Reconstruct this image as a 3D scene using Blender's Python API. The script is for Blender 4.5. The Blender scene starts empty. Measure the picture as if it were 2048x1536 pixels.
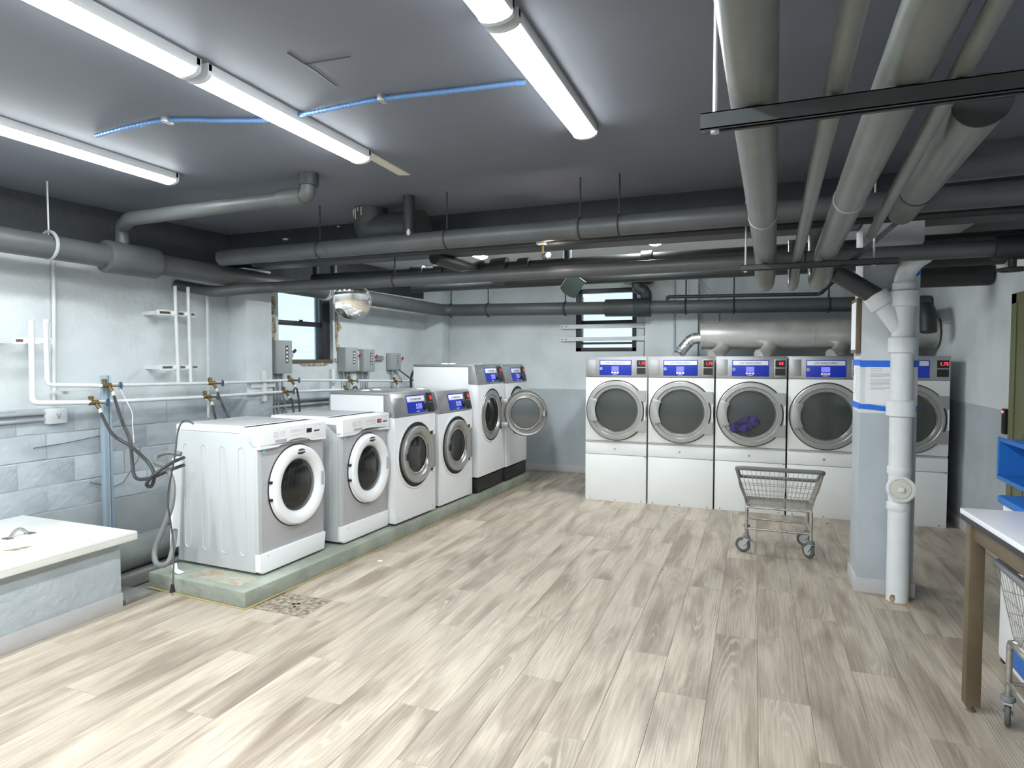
import bpy, bmesh, math, random
from mathutils import Vector, Matrix
random.seed(7)
R = math.radians
SC = bpy.context.scene
COL = SC.collection

# ------------------------------------------------------------------ camera, world, exposure
cam = bpy.data.cameras.new('camera')
cam.sensor_width = 36.0
cam.lens = 36.0 * 1250.0 / 2048.0
cam.clip_start = 0.02
camo = bpy.data.objects.new('camera', cam)
COL.objects.link(camo)
camo.location = (0, 0, 1.62)
camo.rotation_euler = (R(90 - 2.29), 0, R(21.23))
SC.camera = camo

world = bpy.data.worlds.new('daylight')
SC.world = world
world.use_nodes = True
wn = world.node_tree.nodes['Background']
wn.inputs['Color'].default_value = (0.66, 0.86, 1.0, 1)
wn.inputs['Strength'].default_value = 0.62

vs = SC.view_settings
vs.view_transform = 'Standard'
vs.look = 'None'
vs.gamma = 1.0
vs.use_curve_mapping = False
vs.exposure = 1.30
LAMP = 26.0          # emission of the fluorescent diffusers

# ------------------------------------------------------------------ materials
MATS = {}
def pm(name, col, rough=0.5, metal=0.0, var=0.0, vscale=8.0, bump=0.0, bscale=40.0, col2=None, coat=0.0, emit=None, estr=0.0, trans=0.0, alpha=1.0, spec=None):
    m = bpy.data.materials.new(name)
    m.use_nodes = True
    nt = m.node_tree
    b = nt.nodes['Principled BSDF']
    b.inputs['Base Color'].default_value = (*col, 1)
    b.inputs['Roughness'].default_value = rough
    b.inputs['Metallic'].default_value = metal
    if spec is not None: b.inputs['Specular IOR Level'].default_value = spec
    if coat: b.inputs['Coat Weight'].default_value = coat
    if trans: b.inputs['Transmission Weight'].default_value = trans
    if alpha < 1: b.inputs['Alpha'].default_value = alpha
    if emit:
        b.inputs['Emission Color'].default_value = (*emit, 1)
        b.inputs['Emission Strength'].default_value = estr
    if var or col2 or bump:
        tc = nt.nodes.new('ShaderNodeTexCoord')
        n = nt.nodes.new('ShaderNodeTexNoise')
        n.inputs['Scale'].default_value = vscale
        n.inputs['Detail'].default_value = 6
        nt.links.new(tc.outputs['Object'], n.inputs['Vector'])
        if var or col2:
            cr = nt.nodes.new('ShaderNodeValToRGB')
            c2 = col2 or tuple(max(0, c * (1 - var)) for c in col)
            cr.color_ramp.elements[0].position = 0.38
            cr.color_ramp.elements[1].position = 0.64
            cr.color_ramp.elements[0].color = (*c2, 1)
            cr.color_ramp.elements[1].color = (*col, 1)
            nt.links.new(n.outputs['Fac'], cr.inputs['Fac'])
            nt.links.new(cr.outputs['Color'], b.inputs['Base Color'])
        if bump:
            n2 = nt.nodes.new('ShaderNodeTexNoise')
            n2.inputs['Scale'].default_value = bscale
            n2.inputs['Detail'].default_value = 5
            nt.links.new(tc.outputs['Object'], n2.inputs['Vector'])
            bp = nt.nodes.new('ShaderNodeBump')
            bp.inputs['Strength'].default_value = bump
            bp.inputs['Distance'].default_value = 0.01
            nt.links.new(n2.outputs['Fac'], bp.inputs['Height'])
            nt.links.new(bp.outputs['Normal'], b.inputs['Normal'])
    MATS[name] = m
    return m

def wall_mat(name, low, mid, top, z1, z2, bump, bscale, rough=0.75):
    """painted masonry: a lower paint up to z1, a middle paint up to z2, dark paint above"""
    m = bpy.data.materials.new(name)
    m.use_nodes = True
    nt = m.node_tree; N = nt.nodes; L = nt.links
    b = N['Principled BSDF']
    b.inputs['Roughness'].default_value = rough
    g = N.new('ShaderNodeNewGeometry')
    sx = N.new('ShaderNodeSeparateXYZ'); L.new(g.outputs['Position'], sx.inputs[0])
    def gt(v, c1, c2):
        a = N.new('ShaderNodeMath'); a.operation = 'GREATER_THAN'
        L.new(sx.outputs['Z'], a.inputs[0]); a.inputs[1].default_value = v
        mx = N.new('ShaderNodeMix'); mx.data_type = 'RGBA'
        L.new(a.outputs[0], mx.inputs['Factor'])
        for s, c in (('A', c1), ('B', c2)):
            i = [k for k in mx.inputs if k.name == s and k.type == 'RGBA'][0]
            if isinstance(c, tuple): i.default_value = (*c, 1)
            else: L.new(c, i)
        return [o for o in mx.outputs if o.type == 'RGBA'][0]
    c = gt(z1, low, mid)
    c = gt(z2, c, top)
    n = N.new('ShaderNodeTexNoise'); n.inputs['Scale'].default_value = 2.2; n.inputs['Detail'].default_value = 8
    L.new(g.outputs['Position'], n.inputs['Vector'])
    cr = N.new('ShaderNodeValToRGB')
    cr.color_ramp.elements[0].color = (0.86, 0.86, 0.85, 1); cr.color_ramp.elements[0].position = 0.35
    cr.color_ramp.elements[1].color = (1, 1, 1, 1); cr.color_ramp.elements[1].position = 0.6
    L.new(n.outputs['Fac'], cr.inputs['Fac'])
    mm = N.new('ShaderNodeMix'); mm.data_type = 'RGBA'; mm.blend_type = 'MULTIPLY'; mm.inputs['Factor'].default_value = 1
    ia = [k for k in mm.inputs if k.type == 'RGBA']
    L.new(c, ia[0]); L.new(cr.outputs['Color'], ia[1])
    L.new([o for o in mm.outputs if o.type == 'RGBA'][0], b.inputs['Base Color'])
    n2 = N.new('ShaderNodeTexNoise'); n2.inputs['Scale'].default_value = bscale; n2.inputs['Detail'].default_value = 7
    L.new(g.outputs['Position'], n2.inputs['Vector'])
    bp = N.new('ShaderNodeBump'); bp.inputs['Strength'].default_value = bump; bp.inputs['Distance'].default_value = 0.02
    L.new(n2.outputs['Fac'], bp.inputs['Height']); L.new(bp.outputs['Normal'], b.inputs['Normal'])
    MATS[name] = m
    return m

WHITE = (0.655, 0.70, 0.715); GREY = (0.43, 0.475, 0.505); DARK = (0.035, 0.04, 0.045)
M_WALLB = wall_mat('back_wall_paint', GREY, WHITE, DARK, 1.19, 2.72, 0.15, 9)
M_WALLL = wall_mat('left_wall_paint', GREY, WHITE, DARK, 1.22, 2.52, 0.55, 14)
M_WALLR = wall_mat('right_wall_paint', GREY, WHITE, DARK, 1.21, 2.45, 0.08, 9)
M_COLUMN = wall_mat('column_paint', GREY, WHITE, DARK, 1.25, 2.54, 0.08, 9, 0.55)
M_BLOCK = pm('painted_block', GREY, 0.7, var=0.1, vscale=5, bump=1.0, bscale=22)
M_PARGE = pm('smooth_parging', (0.36, 0.39, 0.40), 0.6, var=0.12, vscale=5, bump=0.2, bscale=8)
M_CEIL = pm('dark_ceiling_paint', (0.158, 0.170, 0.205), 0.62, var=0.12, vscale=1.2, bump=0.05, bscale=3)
M_CEIL2 = pm('ceiling_with_lit_tone', (0.5, 0.5, 0.5), 0.6, var=0.1)  # lamplight of the far bay is put into this paler ceiling colour
M_BEAM = pm('dark_beam_paint', (0.035, 0.042, 0.046), 0.5, var=0.25, vscale=4, bump=0.1)
M_CONC = pm('bare_concrete', (0.26, 0.26, 0.24), 0.8, var=0.3, vscale=7, bump=0.3)
M_PLINTH = pm('green_grey_concrete_paint', (0.33, 0.36, 0.30), 0.7, col2=(0.24, 0.265, 0.22), vscale=4, bump=1.0, bscale=18)
M_RUST = pm('rust_stain', (0.34, 0.24, 0.16), 0.8, col2=(0.36, 0.38, 0.32), vscale=14)
M_BASE = pm('grey_vinyl_baseboard', (0.48, 0.47, 0.47), 0.5, var=0.06)
M_WHITE = pm('white_enamel', (0.82, 0.83, 0.84), 0.28, var=0.03, vscale=3)
M_DRYW = pm('warm_white_enamel', (0.80, 0.815, 0.80), 0.3, var=0.03, vscale=3)
M_PLASTIC = pm('white_plastic', (0.84, 0.85, 0.86), 0.35)
M_WASHBODY = pm('pale_grey_cabinet_paint', (0.50, 0.52, 0.525), 0.35)
M_SILVER = pm('silver_grey_paint', (0.42, 0.42, 0.43), 0.4)
M_STEEL = pm('brushed_steel', (0.46, 0.46, 0.46), 0.36, 0.85, var=0.08, vscale=6)
M_RING = pm('satin_steel', (0.40, 0.40, 0.385), 0.34, 0.6)
M_CHROME = pm('worn_chrome', (0.56, 0.54, 0.50), 0.35, 0.8, var=0.3, vscale=30)
M_GLASS = pm('dark_door_glass', (0.012, 0.014, 0.014), 0.06, spec=0.6)
M_DRYGLASS = pm('smoked_dryer_glass', (0.055, 0.062, 0.058), 0.12, spec=0.6)
M_CLEAR = pm('clear_glass', (0.9, 0.95, 0.95), 0.02, trans=1.0)
M_BOWL = pm('glass_bowl', (0.10, 0.11, 0.11), 0.06, 0.35, spec=.8)
M_BLACK = pm('black_plastic', (0.012, 0.012, 0.013), 0.4)
M_DRUM = pm('drum_steel', (0.30, 0.30, 0.30), 0.3, 0.9, var=0.3, vscale=60)
M_BLUE = pm('blue_control_film', (0.008, 0.028, 0.30), 0.3, emit=(0.01, 0.05, 0.9), estr=0.05)
M_LCD = pm('lit_display', (0.1, 0.1, 0.6), 0.3, emit=(0.16, 0.16, 1.0), estr=0.45)
M_RED = pm('red_digits', (0.5, 0.01, 0.01), 0.3, emit=(1.0, 0.03, 0.04), estr=2.0)
M_REDP = pm('red_paint', (0.5, 0.03, 0.03), 0.4)
M_INK = pm('dark_ink', (0.03, 0.03, 0.035), 0.6)
M_INK2 = pm('grey_ink', (0.45, 0.45, 0.46), 0.6)
M_PAPER = pm('white_paper', (0.82, 0.83, 0.84), 0.7)
M_TAPE = pm('blue_masking_tape', (0.02, 0.16, 0.72), 0.6)
M_PIPEW = pm('white_painted_pipe', (0.70, 0.72, 0.73), 0.4, var=0.06)
M_PIPED = pm('dark_painted_pipe', (0.05, 0.057, 0.058), 0.42, var=0.2, vscale=6)
M_PIPEK = pm('black_painted_pipe', (0.028, 0.034, 0.034), 0.5, var=0.2, vscale=6)
M_PIPEG = pm('grey_insulated_pipe', (0.15, 0.16, 0.148), 0.34, var=0.15, vscale=5, bump=0.1, bscale=25)
M_PIPEM = pm('mid_grey_drain_pipe', (0.088, 0.096, 0.094), 0.45, var=0.15, vscale=5)
M_WASTE = pm('grey_waste_pipe', (0.20, 0.22, 0.21), 0.5, var=0.2, vscale=4)
M_LINE = pm('grey_line_pipe', (0.085, 0.092, 0.094), 0.42, var=0.15, vscale=5)
M_BRASS = pm('tarnished_brass', (0.24, 0.17, 0.07), 0.45, 0.6, var=0.3, vscale=40)
M_BLUEW = pm('blue_valve_wheel', (0.06, 0.12, 0.24), 0.45)
M_HOSE = pm('black_rubber_hose', (0.03, 0.03, 0.03), 0.45)
M_GHOSE = pm('grey_drain_hose', (0.15, 0.16, 0.16), 0.5)
M_GALV = pm('galvanised_strut', (0.46, 0.58, 0.68), 0.35, 0.5)
M_EBOX = pm('grey_enclosure', (0.36, 0.38, 0.37), 0.5)
M_COND = pm('grey_conduit', (0.42, 0.44, 0.45), 0.45, 0.2)
M_BCOND = pm('blue_armoured_cable', (0.13, 0.26, 0.5), 0.4, 0.3)
M_DUCT = pm('galvanised_duct', (0.62, 0.61, 0.57), 0.34, 0.55, var=0.25, vscale=3)
M_FOIL = pm('foil_duct', (0.7, 0.7, 0.7), 0.2, 0.95, bump=0.6, bscale=60)
M_FRAME = pm('bronze_window_frame', (0.022, 0.022, 0.026), 0.4)
M_FRAMEB = pm('brown_sill', (0.10, 0.085, 0.065), 0.6)
M_MIRROR = pm('mirror_face', (0.90, 0.90, 0.87), 0.08, 1.0)
M_OLIVE = pm('olive_door_paint', (0.17, 0.18, 0.085), 0.45)
M_LAM = pm('white_laminate', (0.78, 0.79, 0.84), 0.25)
M_BRONZE = pm('brown_steel_leg', (0.20, 0.155, 0.10), 0.38, 0.5, var=0.2, vscale=5)
M_BLUEP = pm('blue_plastic', (0.02, 0.15, 0.5), 0.4)
M_BUMP = pm('grey_rubber_bumper', (0.16, 0.165, 0.175), 0.5)
M_TYRE = pm('grey_rubber_tyre', (0.09, 0.09, 0.085), 0.6)
M_HUB = pm('grey_wheel_hub', (0.42, 0.42, 0.40), 0.4)
M_HOUSE = pm('fixture_housing', (0.62, 0.64, 0.66), 0.45)
M_LAMP = pm('lit_diffuser', (0.9, 0.9, 0.9), 0.4, emit=(0.92, 0.975, 1.0), estr=LAMP)
M_LAMP2 = pm('lit_diffuser_boosted', (0.9, 0.9, 0.9), 0.4, emit=(0.92, 0.975, 1.0), estr=LAMP * 2.1)  # output boosted to brighten the dryers, back wall and column
M_BULB = pm('lit_bulb', (0.9, 0.9, 0.9), 0.4, emit=(1.0, 0.85, 0.75), estr=60)
M_LED = pm('red_indicator', (0.5, 0.0, 0.0), 0.4, emit=(1.0, 0.04, 0.06), estr=6)
M_STICK = pm('pale_cyan_sticker', (0.35, 0.68, 0.75), 0.5)
M_FLAKE = pm('pale_paint_flake', (0.62, 0.60, 0.52), 0.7)
M_PATCH = pm('speckled_floor_patch', (0.34, 0.32, 0.27), 0.75, col2=(0.14, 0.09, 0.05), vscale=30, bump=0.5, bscale=60)
M_DARKGREEN = pm('dark_green_metal', (0.05, 0.075, 0.065), 0.4, 0.3)
M_CRUMB = pm('crumbling_plaster', (0.5, 0.42, 0.30), 0.9, col2=(0.20, 0.16, 0.11), vscale=30, bump=1.0)

def plank_mat():
    m = bpy.data.materials.new('limed_oak_vinyl')
    m.use_nodes = True
    nt = m.node_tree; N = nt.nodes; L = nt.links
    b = N['Principled BSDF']
    b.inputs['Roughness'].default_value = 0.42
    g = N.new('ShaderNodeNewGeometry')
    oi = N.new('ShaderNodeObjectInfo')
    def math_(op, a, bb):
        k = N.new('ShaderNodeMath'); k.operation = op
        for i, v in ((0, a), (1, bb)):
            if isinstance(v, (int, float)): k.inputs[i].default_value = v
            else: L.new(v, k.inputs[i])
        return k.outputs[0]
    rx = math_('MULTIPLY', oi.outputs['Random'], 57.0)
    off = N.new('ShaderNodeCombineXYZ'); L.new(rx, off.inputs[0]); L.new(rx, off.inputs[1])
    va = N.new('ShaderNodeVectorMath'); va.operation = 'ADD'
    L.new(g.outputs['Position'], va.inputs[0]); L.new(off.outputs[0], va.inputs[1])
    def noise(sx, sy, det, dist=0.0):
        mp = N.new('ShaderNodeMapping'); mp.inputs['Scale'].default_value = (sx, sy, 1)
        L.new(va.outputs[0], mp.inputs['Vector'])
        n = N.new('ShaderNodeTexNoise'); n.inputs['Scale'].default_value = 1; n.inputs['Detail'].default_value = det
        n.inputs['Distortion'].default_value = dist
        L.new(mp.outputs[0], n.inputs['Vector'])
        return n.outputs['Fac']
    def ramp(f, p0, c0, p1, c1):
        r = N.new('ShaderNodeValToRGB')
        r.color_ramp.elements[0].position = p0; r.color_ramp.elements[0].color = (*c0, 1)
        r.color_ramp.elements[1].position = p1; r.color_ramp.elements[1].color = (*c1, 1)
        L.new(f, r.inputs['Fac']); return r.outputs['Color']
    def mix(bt, f, a, c):
        k = N.new('ShaderNodeMix'); k.data_type = 'RGBA'; k.blend_type = bt
        if isinstance(f, (int, float)): k.inputs['Factor'].default_value = f
        else: L.new(f, k.inputs['Factor'])
        i = [q for q in k.inputs if q.type == 'RGBA']
        for q, v in zip(i, (a, c)):
            if isinstance(v, tuple): q.default_value = (*v, 1)
            else: L.new(v, q)
        return [o for o in k.outputs if o.type == 'RGBA'][0]
    blotch = ramp(noise(7, 1.3, 4, 0.6), 0.34, (0.262, 0.214, 0.170), 0.60, (0.470, 0.410, 0.336))
    grain = ramp(noise(95, 3.0, 6, 0.25), 0.34, (0.70, 0.68, 0.65), 0.62, (1.07, 1.06, 1.04))
    c = mix('MULTIPLY', 0.75, blotch, grain)
    # cathedral rings in some places
    tco = N.new('ShaderNodeTexCoord')
    ctr = N.new('ShaderNodeCombineXYZ'); ctr.inputs[0].default_value = -0.114
    L.new(math_('MULTIPLY', oi.outputs['Random'], -1.5), ctr.inputs[1])
    vb = N.new('ShaderNodeVectorMath'); vb.operation = 'ADD'
    L.new(tco.outputs['Object'], vb.inputs[0]); L.new(ctr.outputs[0], vb.inputs[1])
    mp = N.new('ShaderNodeMapping'); mp.inputs['Scale'].default_value = (1, 0.085, 1)
    L.new(vb.outputs[0], mp.inputs['Vector'])
    w = N.new('ShaderNodeTexWave'); w.wave_type = 'RINGS'; w.rings_direction = 'Z'
    w.inputs['Scale'].default_value = 24; w.inputs['Distortion'].default_value = 3.5
    w.inputs['Detail'].default_value = 2.5; w.inputs['Detail Scale'].default_value = 1.6
    L.new(mp.outputs[0], w.inputs['Vector'])
    lines = ramp(w.outputs['Fac'], 0.62, (0, 0, 0), 0.95, (1, 1, 1))
    where = ramp(noise(5, 0.9, 2), 0.52, (0.0, 0.0, 0.0), 0.66, (0.62, 0.62, 0.62))
    k = N.new('ShaderNodeMix'); k.data_type = 'RGBA'; k.blend_type = 'MULTIPLY'; k.inputs['Factor'].default_value = 1
    fm = mix('MULTIPLY', 1.0, lines, where)
    c = mix('MIX', mix('MULTIPLY', 1.0, where, (0.55, 0.55, 0.55)), c, (0.30, 0.255, 0.205))
    c = mix('MIX', fm, c, (0.52, 0.485, 0.41))
    N.remove(k)
    tone = ramp(oi.outputs['Random'], 0.0, (0.90, 0.89, 0.88), 1.0, (1.06, 1.06, 1.05))
    c = mix('MULTIPLY', 1.0, c, tone)
    L.new(c, b.inputs['Base Color'])
    bp = N.new('ShaderNodeBump'); bp.inputs['Strength'].default_value = 0.12; bp.inputs['Distance'].default_value = 0.002
    L.new(grain, bp.inputs['Height']); L.new(bp.outputs['Normal'], b.inputs['Normal'])
    MATS['plank'] = m
    return m
M_PLANK = plank_mat()

# ------------------------------------------------------------------ mesh helpers
def catmull(pts, n=6):
    P = [Vector(p) for p in pts]
    if len(P) < 3: return P
    out = []
    for i in range(len(P) - 1):
        p0 = P[max(i - 1, 0)]; p1 = P[i]; p2 = P[i + 1]; p3 = P[min(i + 2, len(P) - 1)]
        for k in range(n):
            t = k / n
            out.append(0.5 * ((2 * p1) + (p2 - p0) * t + (2 * p0 - 5 * p1 + 4 * p2 - p3) * t * t + (3 * p1 - p0 - 3 * p2 + p3) * t ** 3))
    out.append(P[-1])
    return out

def elbowed(pts, rad, n=5):
    """polyline with rounded corners"""
    P = [Vector(p) for p in pts]
    out = [P[0]]
    for i in range(1, len(P) - 1):
        a = (P[i - 1] - P[i]); b = (P[i + 1] - P[i])
        d = min(rad, a.length * 0.45, b.length * 0.45)
        s = P[i] + a.normalized() * d; e = P[i] + b.normalized() * d
        for k in range(n + 1):
            t = k / n
            out.append((1 - t) ** 2 * s + 2 * t * (1 - t) * P[i] + t * t * e)
    out.append(P[-1])
    return out

class MB:
    def __init__(s): s.v = []; s.f = []
    def add(s, vs, fs):
        o = len(s.v); s.v += [tuple(v) for v in vs]; s.f += [tuple(i + o for i in f) for f in fs]; return s
    def box(s, x0, y0, z0, x1, y1, z1):
        return s.add([(x0,y0,z0),(x1,y0,z0),(x1,y1,z0),(x0,y1,z0),(x0,y0,z1),(x1,y0,z1),(x1,y1,z1),(x0,y1,z1)],
                     [(0,3,2,1),(4,5,6,7),(0,1,5,4),(1,2,6,5),(2,3,7,6),(3,0,4,7)])
    def obox(s, c, size, rot=(0,0,0)):
        from mathutils import Euler
        m = Euler(rot).to_matrix(); c = Vector(c)
        h = [q / 2 for q in size]
        vs = [c + m @ Vector((sx*h[0], sy*h[1], sz*h[2])) for sz in (-1,1) for sx, sy in ((-1,-1),(1,-1),(1,1),(-1,1))]
        return s.add(vs, [(0,3,2,1),(4,5,6,7),(0,1,5,4),(1,2,6,5),(2,3,7,6),(3,0,4,7)])
    def tube(s, pts, r, n=12, caps=True, closed=False, r2=None):
        P = [Vector(p) for p in pts]; m = len(P); vs = []; fs = []
        prev = None
        for i, p in enumerate(P):
            if closed: t = P[(i+1) % m] - P[i-1]
            else: t = P[min(i+1, m-1)] - P[max(i-1, 0)]
            t.normalize()
            if prev is None:
                a = Vector((0,0,1)) if abs(t.z) < 0.9 else Vector((1,0,0))
                u = t.cross(a).normalized()
            else:
                u = (prev - t * prev.dot(t))
                u = u.normalized() if u.length > 1e-6 else t.orthogonal().normalized()
            prev = u; w = t.cross(u)
            rr = r if r2 is None else r + (r2 - r) * i / (m - 1)
            for k in range(n):
                a = 2 * math.pi * k / n
                vs.append(p + (u * math.cos(a) + w * math.sin(a)) * rr)
        for i in range(m if closed else m - 1):
            j = (i + 1) % m
            for k in range(n):
                fs.append((i*n+k, i*n+(k+1) % n, j*n+(k+1) % n, j*n+k))
        if caps and not closed:
            fs.append(tuple(reversed(range(n)))); fs.append(tuple((m-1)*n+k for k in range(n)))
        return s.add(vs, fs)
    def cyl(s, p0, p1, r, n=16, r2=None): return s.tube([p0, p1], r, n, True, False, r2)
    def lathe(s, prof, c=(0,0,0), axis='-y', n=48, sx=1.0, sz=1.0, cap0=False, cap1=False):
        """profile of (radius, distance along axis) about an axis through c"""
        vs = []; fs = []
        for r, h in prof:
            for k in range(n):
                a = 2 * math.pi * k / n; ca, sa = math.cos(a) * r * sx, math.sin(a) * r * sz
                if axis == '-y': vs.append((c[0] + ca, c[1] - h, c[2] + sa))
                elif axis == 'z': vs.append((c[0] + ca, c[1] + sa, c[2] + h))
                elif axis == 'x': vs.append((c[0] + h, c[1] + ca, c[2] + sa))
        for i in range(len(prof) - 1):
            for k in range(n):
                fs.append((i*n+k, i*n+(k+1) % n, (i+1)*n+(k+1) % n, (i+1)*n+k))
        if cap0: fs.append(tuple(range(n)))
        if cap1: fs.append(tuple((len(prof)-1)*n+k for k in range(n)))
        return s.add(vs, fs)
    def prism(s, poly, a, b, plane='xz'):
        """polygon in a plane extruded between two offsets a, b on the third axis"""
        n = len(poly)
        def P(p, q):
            return {'xz': (p[0], q, p[1]), 'yz': (q, p[0], p[1]), 'xy': (p[0], p[1], q)}[plane]
        vs = [P(p, a) for p in poly] + [P(p, b) for p in poly]
        fs = [tuple(range(n)), tuple(reversed(range(n, 2*n)))] + [(i, i+n, (i+1) % n + n, (i+1) % n) for i in range(n)]
        return s.add(vs, fs)
    def build(s, name, mat, parent=None, loc=(0,0,0), rz=0.0, bevel=0.0, segs=2, smooth=True, rot=None):
        me = bpy.data.meshes.new(name)
        me.from_pydata(s.v, [], s.f)
        bm = bmesh.new(); bm.from_mesh(me)
        bmesh.ops.recalc_face_normals(bm, faces=bm.faces)
        if bevel:
            es = [e for e in bm.edges if len(e.link_faces) == 2 and e.calc_face_angle(0) > 0.6]
            try: bmesh.ops.bevel(bm, geom=es, offset=bevel, segments=segs, profile=0.6, affect='EDGES', clamp_overlap=True)
            except Exception: pass
        bm.to_mesh(me); bm.free()
        if smooth:
            me.shade_smooth()
            me.set_sharp_from_angle(angle=R(35))
        me.materials.append(mat)
        return put(name, me, parent, loc, rz, rot)

def put(name, data, parent=None, loc=(0,0,0), rz=0.0, rot=None):
    o = bpy.data.objects.new(name, data)
    COL.objects.link(o)
    o.location = loc
    o.rotation_euler = rot if rot else (0, 0, rz)
    o.parent = parent
    return o

def tag(o, label, cat, group=None):
    o['label'] = label; o['category'] = cat
    if group: o['group'] = group
    return o
def thing(name, label, cat, loc=(0,0,0), rz=0.0, group=None, rot=None):
    return tag(put(name, None, None, loc, rz, rot), label, cat, group)
def struct(o, label=None):
    o['kind'] = 'structure'
    if label: o['label'] = label
    return o

TXT = {}
def text(s, size, mat, parent, loc, rot=(R(90),0,0), name='lettering', align='CENTER', sx=1.0):
    key = (s, size, align, mat.name)
    if key not in TXT:
        cu = bpy.data.curves.new('lettering', 'FONT'); cu.body = s; cu.size = size; cu.align_x = align; cu.align_y = 'CENTER'
        cu.extrude = 0.0004; cu.resolution_u = 3
        o = bpy.data.objects.new('lettering', cu); COL.objects.link(o)
        dg = bpy.context.evaluated_depsgraph_get()
        me = bpy.data.meshes.new_from_object(o.evaluated_get(dg))
        bpy.data.objects.remove(o)
        me.materials.clear(); me.materials.append(mat)
        TXT[key] = me
    o = put(name, TXT[key], parent, loc, 0, rot)
    o.scale = (sx, 1, 1)
    return o

# frame of the left wall: x into the room, y along the wall towards the back, z up
AL = math.atan(0.075)
def LW(p):
    c, s_ = math.cos(AL), math.sin(AL)
    return (-4.67 + c * p[0] + s_ * p[1], 8.34 - s_ * p[0] + c * p[1], p[2])
ORG = (-4.67, 8.34, 0)

# ------------------------------------------------------------------ room shell
ZC = 2.86
fl = struct(MB().box(-6.2, -3.2, -0.25, 2.1, 8.9, -0.006).build('floor', M_CONC, smooth=False), 'concrete floor laid with pale limed-oak vinyl planks')

def chamfered(x0, y0, x1, y1, z0, z1, c):
    m = MB()
    a = [(x0,y0,z0),(x1,y0,z0),(x1,y1,z0),(x0,y1,z0)]
    b = [(x0,y0,z1-c),(x1,y0,z1-c),(x1,y1,z1-c),(x0,y1,z1-c)]
    t = [(x0+c,y0+c,z1),(x1-c,y0+c,z1),(x1-c,y1-c,z1),(x0+c,y1-c,z1)]
    fs = [(8,9,10,11)]
    for i in range(4):
        j = (i+1) % 4
        fs += [(i, j, 4+j, 4+i), (4+i, 4+j, 8+j, 8+i)]
    return m.add(a + b + t, fs)

PW, PL, GAP = 0.228, 1.52, 0.0012
PATCH = (-3.035, 3.12, -2.62, 3.42)      # bare patch in front of the plinth
def minus(rect, hole):
    x0, y0, x1, y1 = rect; a, b, c, d = hole
    if x1 <= a or x0 >= c or y1 <= b or y0 >= d: return [rect]
    out = []
    if y0 < b: out.append((x0, y0, x1, b))
    if y1 > d: out.append((x0, d, x1, y1))
    ya, yb = max(y0, b), min(y1, d)
    if x0 < a: out.append((x0, ya, a, yb))
    if x1 > c: out.append((c, ya, x1, yb))
    return out
rng = random.Random(3)
full = None
x = -3.84
col = 0
while x < 1.86:
    x1 = min(x + PW, 1.86)
    y = 0.9 - PL * ((col * 0.37 + rng.random() * 0.25) % 1.0)
    while y < 8.6:
        r0 = (x, max(y, 0.9), x1, min(y + PL, 8.6))
        if r0[3] - r0[1] > 0.03:
            for q in minus(r0, PATCH):
                w_, l_ = q[2] - q[0], q[3] - q[1]
                if w_ < 0.02 or l_ < 0.02: continue
                if abs(w_ - PW) < 1e-6 and abs(l_ - PL) < 1e-6 and full:
                    put('plank', full, fl, (q[0], q[1], 0))
                else:
                    o = chamfered(GAP/2, GAP/2, w_ - GAP/2, l_ - GAP/2, -0.006, 0.0, 0.0007).build('plank', M_PLANK, fl, (q[0], q[1], 0), smooth=False)
                    if abs(w_ - PW) < 1e-6 and abs(l_ - PL) < 1e-6: full = o.data
        y += PL
    x = x1; col += 1
m = MB()
x = -3.84
while x < 1.8:
    m.box(x + GAP, -3.0, -0.006, min(x + PW, 1.86) - GAP, 0.9, 0.0); x += PW
o = m.build('plank_run', M_PLANK, fl, smooth=False); o['kind'] = 'stuff'
MB().box(PATCH[0], PATCH[1], -0.006, PATCH[2], PATCH[3], -0.003).build('floor_patch', M_PATCH, fl)
m = MB()
for cx, cy in ((-2.83, 3.28), (-2.80, 3.30), (-2.79, 3.245)): m.lathe([(0.0, 0), (0.011, 0), (0.011, 0.0006)], (cx, cy, -0.003), 'z', 10)
m.build('drain_hole', M_BLACK, fl)

wl = struct(put('wall_left', None, None, ORG, -AL), 'left wall of white painted masonry with grey lower band')
m = MB()
A0, A1, B0, B1 = -2.86, -1.99, 1.565, 2.44
m.box(-0.3, -12, -0.01, 0, A0, 3.0).box(-0.3, A1, -0.01, 0, 0.45, 3.0).box(-0.3, A0, -0.01, 0, A1, B0).box(-0.3, A0, B1, 0, A1, 3.0)
m.build('wall_face', M_WALLL, wl, smooth=False)
MB().box(0, -3.52, 0, 0.25, -3.19, 2.52).build('pilaster', M_WALLL, wl, bevel=0.008)
# painted concrete blocks of the lower courses
bl = random.Random(5)
var = []
for k in range(5):
    mm = MB(); c = 0.007; d = 0.004 + 0.0012 * k
    w_, h_ = 0.1993, 0.0993
    ring = lambda a, b, z: [(z, -a, -b), (z, a, -b), (z, a, b), (z, -a, b)]
    j = lambda: bl.uniform(-0.004, 0.004)
    vs_ = ring(w_, h_, 0) + [(d * 0.5, y_ + j(), z_ + j()) for _, y_, z_ in ring(w_ - 0.002, h_ - 0.002, 0)] + [(d + j() * 0.5, y_ + j(), z_ + j()) for _, y_, z_ in ring(w_ - c, h_ - c, 0)]
    fs_ = [(8, 9, 10, 11)]
    for i in range(4):
        q = (i + 1) % 4; fs_ += [(i, q, 4 + q, 4 + i), (4 + i, 4 + q, 8 + q, 8 + i)]
    var.append(mm.add(vs_, fs_))
bmesh_data = [v.build('concrete_block', M_BLOCK, wl, (0, -30, 0)) for v in var]
meshes = [o.data for o in bmesh_data]
for o in bmesh_data: bpy.data.objects.remove(o)
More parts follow.
